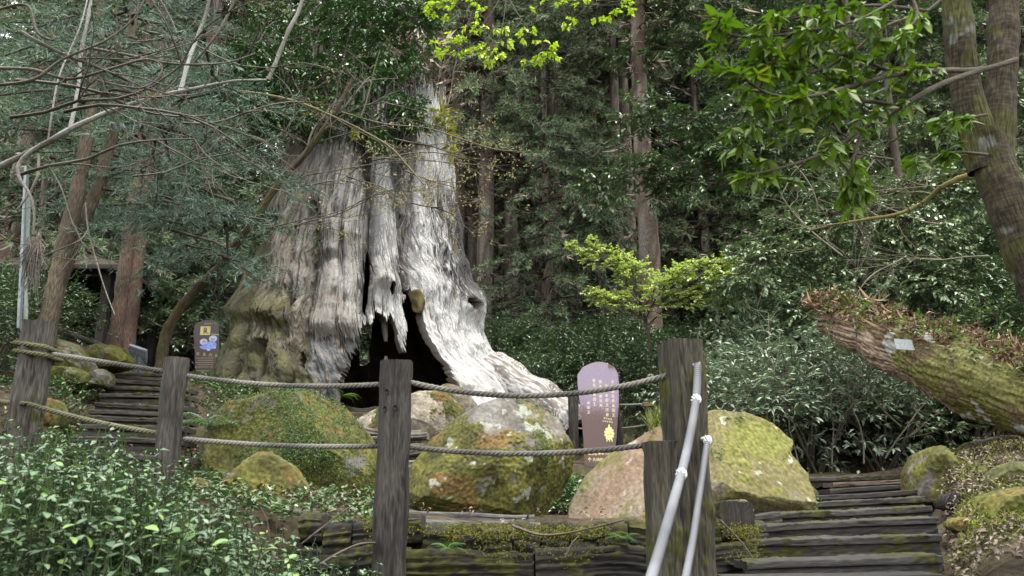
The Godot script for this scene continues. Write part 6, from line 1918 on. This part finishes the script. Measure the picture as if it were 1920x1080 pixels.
func lichen_branches() -> void:
	rng.seed = 501
	var wa := Color(0.42, 0.42, 0.39); var wb := Color(0.17, 0.155, 0.13)
	var root := thing("lichened_branch", at(60, 290, 6.0), "pale lichen-coated branch with upright shoots slanting across the upper left", "branch")
	var mb := MB.new()
	var pp := path([[-60, 340, 6.1], [60, 283, 6.0], [140, 238, 5.95], [210, 208, 5.9], [290, 182, 5.9], [370, 165, 5.85], [440, 152, 5.8], [500, 150, 5.8]], 10)
	tube(mb, pp, rad(0.026, 0.008, pp.size()), 10, wa, wb, 0.25)
	part("limb", mb, M.twig, root)
	for e in [[[[132, 240, 5.95], [146, 170, 5.95], [152, 100, 5.95], [164, 40, 5.95], [178, -40, 5.95]], 0.016], [[[338, 172, 5.88], [352, 120, 5.88], [368, 75, 5.9], [385, 30, 5.9], [402, -40, 5.9]], 0.017], [[[90, 265, 6.0], [98, 210, 6.0], [112, 140, 6.0], [150, 50, 6.05], [170, -30, 6.1]], 0.008]]:
		var sm2 := MB.new()
		var q := path(e[0], 8)
		tube(sm2, q, rad(e[1], e[1] * 0.7, q.size()), 9, wa * 1.1, wb, 0.25)
		part("shoot", sm2, M.twig, root)
	var mm := MB.new()
	for k in 240:
		var p := at(rr(265, 315), 0, 5.9)
		var f := rr(0.52, 0.63)
		p = pp[int(f * (pp.size() - 1))] + Vector3(rr(-0.05, 0.05), rr(-0.01, 0.025), rr(-0.02, 0.02))
		mm.strand(p, (rvec() + Vector3(0, 0.3, 0)).normalized(), rvec(), rr(0.015, 0.04), 0.006, Color(0.12, 0.11, 0.02).lerp(Color(0.17, 0.12, 0.03), rng.randf()))
	part("moss_tuft", mm, M.moss, root, "stuff")
	var sh := MB.new()
	var sp := path([[503, 150, 8.0], [520, 110, 8.0], [540, 60, 8.0], [560, 20, 8.0], [580, -40, 8.0]], 8)
	tube(sh, sp, rad(0.024, 0.018, sp.size()), 9, wa * 1.15, wb * 1.3, 0.2)
	single("lichened_shoot", sh, M.twig, "pale upright stem in front of the dark foliage left of the giant trunk's top", "branch")
	# dark bare twigs of the upper left
	for e in [["tangle of thin bare brown twigs in the upper left corner", 502, [[[30, 150, 5.2], [0.9, 0.15, -0.3]], [[20, 220, 5.3], [1, 0.3, 0]], [[40, 60, 5.2], [0.8, -0.5, 0]], [[30, 330, 5.4], [0.9, 0.35, 0.1]], [[120, 210, 5.4], [1, 0.1, 0]]], 1.3, 0.014, 2],
			["fine bare twigs hanging among the boughs between the upper left and the giant trunk", 503, [[[280, 60, 6.6], [0.9, -0.25, 0]], [[340, 230, 6.8], [0.9, 0.05, 0]], [[300, 0, 6.6], [0.4, -0.9, 0]], [[250, 330, 7.0], [0.9, 0.2, 0]]], 1.4, 0.011, 2]]:
		rng.seed = e[1]
		var tm := MB.new()
		for s in e[2]: twigs(tm, P(s[0]), Vector3(s[1][0], s[1][1], s[1][2]).normalized(), e[3], e[4], e[5], Color(0.085, 0.07, 0.05), Color(0.20, 0.18, 0.15), {"crook": 0.28, "fork": 4, "spread": 0.9, "deep": 0.5})
		single("bare_twigs", tm, M.twig, e[0], "twigs")
	# long sweeping bare stems at the upper left
	rng.seed = 505
	var lw := thing("bare_bough", at(30, 200, 5.0), "long curved bare brown stems sweeping across the upper left corner", "branch")
	for e in [[[-20, 160, 5.0], [60, 150, 5.0], [120, 110, 5.0], [200, 75, 5.0], [255, 30, 5.0], [275, -20, 5.0]], [[-20, 128, 5.1], [60, 130, 5.1], [130, 148, 5.1], [210, 128, 5.1], [270, 112, 5.1], [300, 120, 5.1], [298, 145, 5.1], [260, 165, 5.1], [180, 150, 5.1]], [[-10, 20, 5.1], [50, 10, 5.1], [70, 60, 5.1], [100, 75, 5.1], [95, 55, 5.1]], [[440, 0, 6.0], [410, 60, 6.0], [370, 110, 6.0], [330, 150, 6.0], [290, 190, 6.0]], [[170, 90, 5.6], [250, 105, 5.6], [330, 120, 5.6], [420, 118, 5.6], [480, 100, 5.6]]]:
		var tm := MB.new()
		var q := path(e, 8)
		tube(tm, q, rad(0.012, 0.005, q.size()), 7, Color(0.10, 0.08, 0.055), Color(0.19, 0.165, 0.13), 0.2)
		part("stem", tm, M.twig, lw)
	var vn := thing("hanging_vine", at(60, 440, 5.3), "pale crooked vine hanging down the far left edge above a dangling mass of roots", "vine")
	for e in [[[[78, 270, 5.3], [40, 300, 5.3], [35, 330, 5.3], [56, 365, 5.3], [64, 400, 5.3], [62, 440, 5.3]], 0.013], [[[72, 290, 5.5], [70, 330, 5.5], [50, 370, 5.5], [30, 395, 5.5]], 0.01], [[[160, 380, 5.6], [165, 430, 5.6], [178, 480, 5.6], [196, 540, 5.6], [215, 590, 5.6]], 0.006], [[[60, 490, 5.4], [110, 468, 5.4], [150, 450, 5.4], [165, 430, 5.6]], 0.006], [[[100, 480, 5.4], [140, 487, 5.4], [190, 490, 5.4]], 0.004]]:
		var tm := MB.new()
		var q := path(e[0], 8)
		tube(tm, q, rad(e[1], e[1] * 0.6, q.size()), 7, Color(0.30, 0.28, 0.25), Color(0.17, 0.15, 0.12), 0.2)
		part("stem", tm, M.twig, vn)
	var rt := MB.new()
	for k in 150:
		var p := at(rr(50, 80), rr(440, 490), rr(5.2, 5.5))
		var q := p + Vector3(rr(-0.05, 0.06), -rr(0.05, 0.3), rr(-0.05, 0.05))
		tube(rt, PackedVector3Array([p, p.lerp(q, 0.5) + rvec() * 0.03, q]), rad(0.004, 0.002, 3), 4, Color(0.10, 0.085, 0.07), Color(0.24, 0.21, 0.18))
	part("root_mass", rt, M.twig, vn, "stuff")
	# bare spring twigs with buds across the giant trunk
	rng.seed = 510
	var bt := thing("budding_branch", at(510, 427, 10.9), "fine bare twigs with tiny tan buds crossing the face of the giant trunk", "branch")
	var ends := []
	var tw := MB.new()
	var ob := {"crook": 0.2, "fork": 5, "spread": 0.8, "deep": 0.35, "ends": ends}
	for e in [[[510, 427, 10.9], [1, 0.25, 0.1], 1.5], [[512, 430, 10.9], [1, 0.03, 0.1], 1.6], [[540, 340, 10.8], [1, 0.25, 0.1], 1.5], [[590, 270, 10.7], [1, 0.1, 0.1], 1.4], [[540, 350, 10.8], [0.9, 0.0, 0.1], 1.1], [[700, 300, 10.6], [0.9, 0.05, 0], 1.1], [[760, 320, 10.6], [0.8, -0.2, 0], 0.8], [[740, 260, 10.6], [0.9, -0.25, 0], 1.0], [[770, 380, 10.6], [0.8, -0.1, 0], 0.7], [[650, 330, 10.6], [0.7, -0.3, 0], 0.8]]:
		twigs(tw, P(e[0]), Vector3(e[1][0], e[1][1], e[1][2]).normalized(), e[2], 0.012, 2, Color(0.09, 0.075, 0.055), Color(0.22, 0.19, 0.15), ob)
	part("branches", tw, M.twig, bt, "stuff")
	var bd := MB.new()
	for e in ends:
		for k in 5:
			var p: Vector3 = e[0] + rvec() * 0.07
			for j in 3: bd.leaf(p, (rvec() + Vector3(0, 0.3, 0)).normalized(), rvec(), rr(0.015, 0.034), 0.014, Color(0.24, 0.18, 0.09).lerp(Color(0.36, 0.31, 0.17), rng.randf()))
	part("buds", bd, M.soft_leaf, bt, "stuff")
	# mossy yellowish branch before the trunk's top
	var yb := thing("mossy_branch", at(500, 178, 8.0), "thin yellow-mossed branch slanting down across the top of the giant trunk", "branch")
	for e in [[[[440, 170, 8.0], [500, 178, 8.0], [560, 192, 8.0], [610, 212, 8.0], [670, 240, 8.0], [730, 275, 8.0], [765, 312, 8.0], [795, 346, 8.0]], 0.017], [[[610, 212, 8.0], [660, 240, 8.1], [720, 270, 8.1]], 0.008], [[[676, 222, 8.1], [690, 180, 8.1], [702, 130, 8.1], [712, 95, 8.1]], 0.010], [[[640, 210, 8.2], [720, 232, 8.2], [800, 240, 8.2], [870, 262, 8.2], [930, 280, 8.2], [990, 285, 8.2]], 0.009], [[[690, 295, 8.2], [760, 298, 8.2], [850, 305, 8.2], [930, 312, 8.2]], 0.006]]:
		var tm := MB.new()
		var q := path(e[0], 8)
		tube(tm, q, rad(e[1], e[1] * 0.5, q.size()), 8, Color(0.24, 0.215, 0.12), Color(0.15, 0.125, 0.085), 0.25)
		part("stem", tm, M.twig, yb)
	var my := MB.new()
	for k in 300:
		var p := at(rr(565, 625), rr(188, 218), 8.0) if k < 150 else at(rr(660, 675), rr(236, 262), 8.0)
		my.strand(p, (rvec() + Vector3(0, -0.6, 0)).normalized(), rvec(), rr(0.015, 0.05), 0.006, Color(0.20, 0.19, 0.03).lerp(Color(0.13, 0.11, 0.03), rng.randf()))
	part("moss_tuft", my, M.moss, yb, "stuff")
	# mossy limb low in the tangle at the right
	rng.seed = 520
	var ml := thing("mossy_limb", at(1800, 340, 8.0), "yellow-mossed bare limb curving down across the tangle above the fallen log", "branch")
	var lm := MB.new()
	var lq := path([[1835, 320, 7.6], [1770, 348, 7.8], [1730, 380, 8.0], [1680, 402, 8.1], [1620, 412, 8.2], [1560, 422, 8.3], [1520, 432, 8.4]], 10)
	tube(lm, lq, rad(0.028, 0.009, lq.size()), 10, Color(0.22, 0.19, 0.05), Color(0.15, 0.125, 0.05), 0.35)
	part("limb", lm, M.twig, ml)
	var lt := MB.new()
	for k in 9: twigs(lt, lq[10 + k * 5], (rvec() + Vector3(-0.6, -0.2, 0)).normalized(), rr(0.3, 0.7), 0.008, 1, Color(0.15, 0.125, 0.06), Color(0.24, 0.21, 0.12), {"crook": 0.35})
	part("branches", lt, M.twig, ml, "stuff")
	for e in [["bare twigs tangled above the right end of the fallen log", 521, [[[1480, 300, 10.5], [0.6, -0.9, 0]], [[1560, 360, 10.2], [0.9, 0.2, 0]], [[1640, 300, 10.2], [-0.5, -0.9, 0]], [[1760, 420, 10.0], [-1, 0.2, 0]], [[1850, 480, 9.6], [-1, 0.1, 0]], [[1700, 480, 10.2], [-1, -0.3, 0]], [[1580, 480, 10.2], [-0.6, 0.8, 0]]]], ["dead brown twigs low behind the top of the right stairs", 522, [[[1500, 880, 10.2], [-0.3, 1, 0]], [[1560, 880, 10.2], [0.4, 1, 0]], [[1620, 870, 10.0], [0.2, 1, 0]], [[1660, 860, 9.8], [0.5, 0.8, 0]], [[1690, 800, 9.7], [-0.6, 0.5, 0]], [[1440, 800, 10.2], [0.1, 1, 0]]]]]:
		rng.seed = e[1]
		var tm := MB.new()
		for s in e[2]: twigs(tm, P(s[0]), Vector3(s[1][0], s[1][1], s[1][2]).normalized(), 1.2, 0.012, 2, Color(0.14, 0.12, 0.085), Color(0.26, 0.23, 0.17), {"crook": 0.25, "deep": 0.5})
		single("bare_twigs", tm, M.twig, e[0], "twigs")


func small_things() -> void:
	rng.seed = 601
	# plants on the broken top of the trunk
	var gt := MB.new()
	for k in 420:
		var a := rng.randf()
		var p := at(lerpf(735, 835, rng.randf()), lerpf(60, 225, pow(a, 1.3)), rr(13.2, 14.3))
		gt.strand(p + Vector3(0, -0.1, 0), (rvec() * Vector3(1, 0.6, 1) + Vector3(0.1, 0.5, 0)).normalized(), rvec(), rr(0.12, 0.38), rr(0.012, 0.028), Color(0.30, 0.225, 0.19).lerp(Color(0.42, 0.36, 0.30), rng.randf()), rr(0.2, 0.7))
	var tb := thing("withered_shrub", at(790, 235, 13.6), "pale pinkish withered grass and twigs growing out of the broken top of the giant trunk", "dead plant")
	part("blades", gt, M.dry, tb, "stuff")
	var gs := MB.new()
	for k in 9: twigs(gs, at(rr(745, 830), rr(220, 245), rr(13.3, 14.2)), (Vector3(rr(-0.4, 0.4), 1, rr(-0.3, 0.3))).normalized(), rr(0.8, 1.4), 0.016, 2, Color(0.16, 0.13, 0.1), Color(0.30, 0.26, 0.21))
	part("stems", gs, M.twig, tb, "stuff")
	var fy := MB.new()
	for e in [[826, 210], [834, 232], [842, 290], [838, 250], [815, 225], [845, 275]]:
		for k in 12: fy.strand(at(e[0], e[1], 13.2), (rvec() + Vector3(0.4, 0.1, 0.3)).normalized(), Vector3.UP, rr(0.15, 0.38), rr(0.02, 0.045), Color(0.30, 0.22, 0.04).lerp(Color(0.2, 0.22, 0.05), rng.randf()), 0.4)
	single("yellow_fern", fy, M.soft_leaf, "tuft of yellowing fern hanging from the right shoulder of the giant trunk's top", "fern")
	var gl := MB.new()
	for k in 330: twig_leaves(gl, null, at(rr(560, 815), rr(110, 270), rr(12.9, 13.8)), (rvec() + Vector3(0, 0.4, 0.4)).normalized(), rr(0.1, 0.3), 6, 0.09, 0.034, Color(0.025, 0.06, 0.016), Color(0.06, 0.12, 0.03), 0.2)
	single("crown_shrub", gl, M.glossy_leaf, "dark green shrubby growth on the rim of the giant trunk's broken top", "shrub", "", "stuff")
	# ferns and ground plants
	var fl := [["silvery fern at the left foot of the leaf-covered boulder, right of the corner-on post", 392, 800, 7.6, 0.34, Color(0.09, 0.13, 0.085)], ["pale fern in the gap left of the small rounded boulder", 420, 905, 7.0, 0.3, Color(0.07, 0.10, 0.06)], ["pale fern between the small rounded boulder and the leaf-covered one", 585, 930, 7.0, 0.28, Color(0.08, 0.11, 0.06)], ["green fern on top of the right boulder", 1365, 792, 7.3, 0.2, Color(0.07, 0.14, 0.06)], ["fern frond growing out of the dark timber wall", 1165, 1010, 5.3, 0.13, Color(0.09, 0.15, 0.04)], ["small fern by the timber wall's left part", 840, 1030, 5.25, 0.14, Color(0.06, 0.12, 0.03)], ["fern at the foot of the dark log by the right stairs", 1865, 1000, 5.6, 0.16, Color(0.06, 0.12, 0.035)], ["fern in the shade right of the middle boulder", 1058, 935, 8.6, 0.3, Color(0.05, 0.11, 0.025)], ["fern low in the dark opening of the giant trunk", 640, 745, 12.1, 0.3, Color(0.10, 0.15, 0.03)]]
	for e in fl:
		var mb := MB.new()
		fern(mb, at(e[1], e[2], e[3]), e[4], 9, e[5] * 0.7, e[5] * 1.3)
		single("fern", mb, M.soft_leaf, e[0], "fern")
	# grass on the crest of the right boulder
	var gr := MB.new()
	for k in 260: gr.strand(at(rr(1215, 1300), rr(788, 815), rr(7.3, 7.9)), (rvec() * 0.6 + Vector3(0, 1, 0)).normalized(), rvec(), rr(0.06, 0.2), 0.006, Color(0.26, 0.25, 0.10).lerp(Color(0.15, 0.19, 0.05), rng.randf()), 0.4)
	single("dry_grass", gr, M.soft_leaf, "wisps of dry grass along the crest of the right boulder beside the tall post", "grass", "", "stuff")
	# ground cover and dead leaves
	var gc := MB.new()
	for k in 3600:
		var e := [[-60, 130, 640, 760, 7.5, 12.5], [360, 500, 0, 0, 9.5, 13.2], [330, 720, 880, 985, 5.5, 8.0], [1040, 1110, 860, 980, 7.6, 10.0], [380, 640, 700, 790, 10.0, 12.6], [100, 180, 690, 860, 7.0, 10.0], [1100, 1330, 740, 860, 11.5, 14.0]][k % 7] as Array
		var d := rr(e[4], e[5])
		var p := spot(rr(e[0], e[1]), d)
		twig_leaves(gc, null, p, (rvec() * 0.6 + Vector3(0, 1, 0)).normalized(), rr(0.05, 0.2), 5, 0.06, 0.026, Color(0.03, 0.065, 0.02), Color(0.09, 0.14, 0.045), 0.2)
	single("ground_plants", gc, M.glossy_leaf, "low green ground plants between the boulders and round the trunk's foot", "ground cover", "", "stuff")
	var dl := MB.new()
	for k in 8200:
		var p: Vector3
		if k < 5000:
			p = spot(rr(1740, 2050), rr(4.6, 9.0))
		elif k < 6600:
			p = spot(rr(120, 330), rr(6.8, 10.5)) if k % 2 else spot(rr(340, 700), rr(6.0, 9.0))
		else:
			p = spot(rr(300, 1500), rr(6.0, 15.0))
		if p.x > 1.2 and p.x < at(1768, 1000, -p.z).x and -p.z < 9.3: continue
		var c := Color(0.07, 0.05, 0.037).lerp(Color(0.21, 0.175, 0.145), pow(rng.randf(), 1.5))
		dl.leaf(p + Vector3(0, rr(0.05, 0.11), 0), (rvec() * Vector3(1, 0.35, 1)).normalized(), (Vector3.UP + rvec() * 0.7).normalized(), rr(0.025, 0.055), rr(0.013, 0.028), c, rr(0.1, 0.5), 0.25)
	single("fallen_leaves", dl, M.dry, "brown and grey dead leaves strewn over the slope and between the stones", "leaves", "", "stuff")
	var ms := MB.new()
	for k in 2600:
		var px := rr(1775, 1990); var d := rr(5.0, 8.4)
		var p := spot(px, d)
		if nb.get_noise_3dv(p * 2.6) < 0.05: continue
		for j in 3: ms.strand(p + rvec() * 0.05 + Vector3(0, 0.06, 0), (rvec() + Vector3(0, 1, 0)).normalized(), rvec(), rr(0.02, 0.06), 0.008, Color(0.13, 0.14, 0.02).lerp(Color(0.08, 0.10, 0.02), rng.randf()))
	single("moss_patches", ms, M.moss, "bright moss patches on the slope right of the stairs", "moss", "", "stuff")
	# roots and sticks on the timber wall
	for e in [["thin bent root lying along the top of the timber wall right of the middle post", [[960, 985, 5.28], [1010, 1002, 5.25], [1060, 1000, 5.24], [1130, 985, 5.25], [1170, 975, 5.3]], 0.009], ["short stick leaning against the timber wall", [[1060, 1045, 5.22], [1072, 1020, 5.22], [1086, 1004, 5.25]], 0.008], ["pale twig reaching left from the middle post's foot", [[600, 1058, 4.9], [640, 1035, 4.9], [675, 1020, 4.9], [715, 1017, 4.92]], 0.009], ["thin brown twig rising over the left end of the timber wall", [[565, 1020, 5.0], [610, 985, 5.0], [650, 955, 5.0], [678, 938, 5.0]], 0.006], ["bare stalk standing at the left of the timber wall", [[505, 1010, 4.6], [500, 975, 4.6], [488, 950, 4.6]], 0.006], ["brown bent root at the corner behind the tall post", [[1350, 975, 5.25], [1375, 1000, 5.2], [1400, 1030, 5.2], [1418, 1060, 5.2]], 0.007], ["root stub sticking out of the timber wall right of the middle post", [[756, 975, 5.0], [775, 974, 5.0], [790, 972, 5.0]], 0.008]]:
		var mb := MB.new()
		var q := path(e[1], 6)
		tube(mb, q, rad(e[2], e[2] * 0.5, q.size()), 7, Color(0.10, 0.075, 0.055), Color(0.19, 0.15, 0.11), 0.3, true)
		single("stick", mb, M.twig, e[0], "stick")
	# moss hanging over the timber wall
	var hm := MB.new()
	for k in 5200:
		var px := rr(560, 1430)
		var py := rr(968, 990) + (16.0 if px > 760 else 0.0) + (rr(0, 55) if k % 3 == 0 else 0.0)
		var p := at(px, py, rr(5.3, 5.5) if py < 1000 else 5.32)
		if nb.get_noise_3dv(p * 2.4 + Vector3(4, 0, 0)) < 0.0: continue
		for j in 2: hm.strand(p + rvec() * 0.02, (rvec() + Vector3(0, -0.2, 0.4)).normalized(), rvec(), rr(0.008, 0.024), 0.006, Color(0.13, 0.125, 0.02).lerp(Color(0.07, 0.075, 0.015), rng.randf()))
	single("wall_moss", hm, M.moss, "moss hanging over the front of the dark timber wall", "moss", "", "stuff")
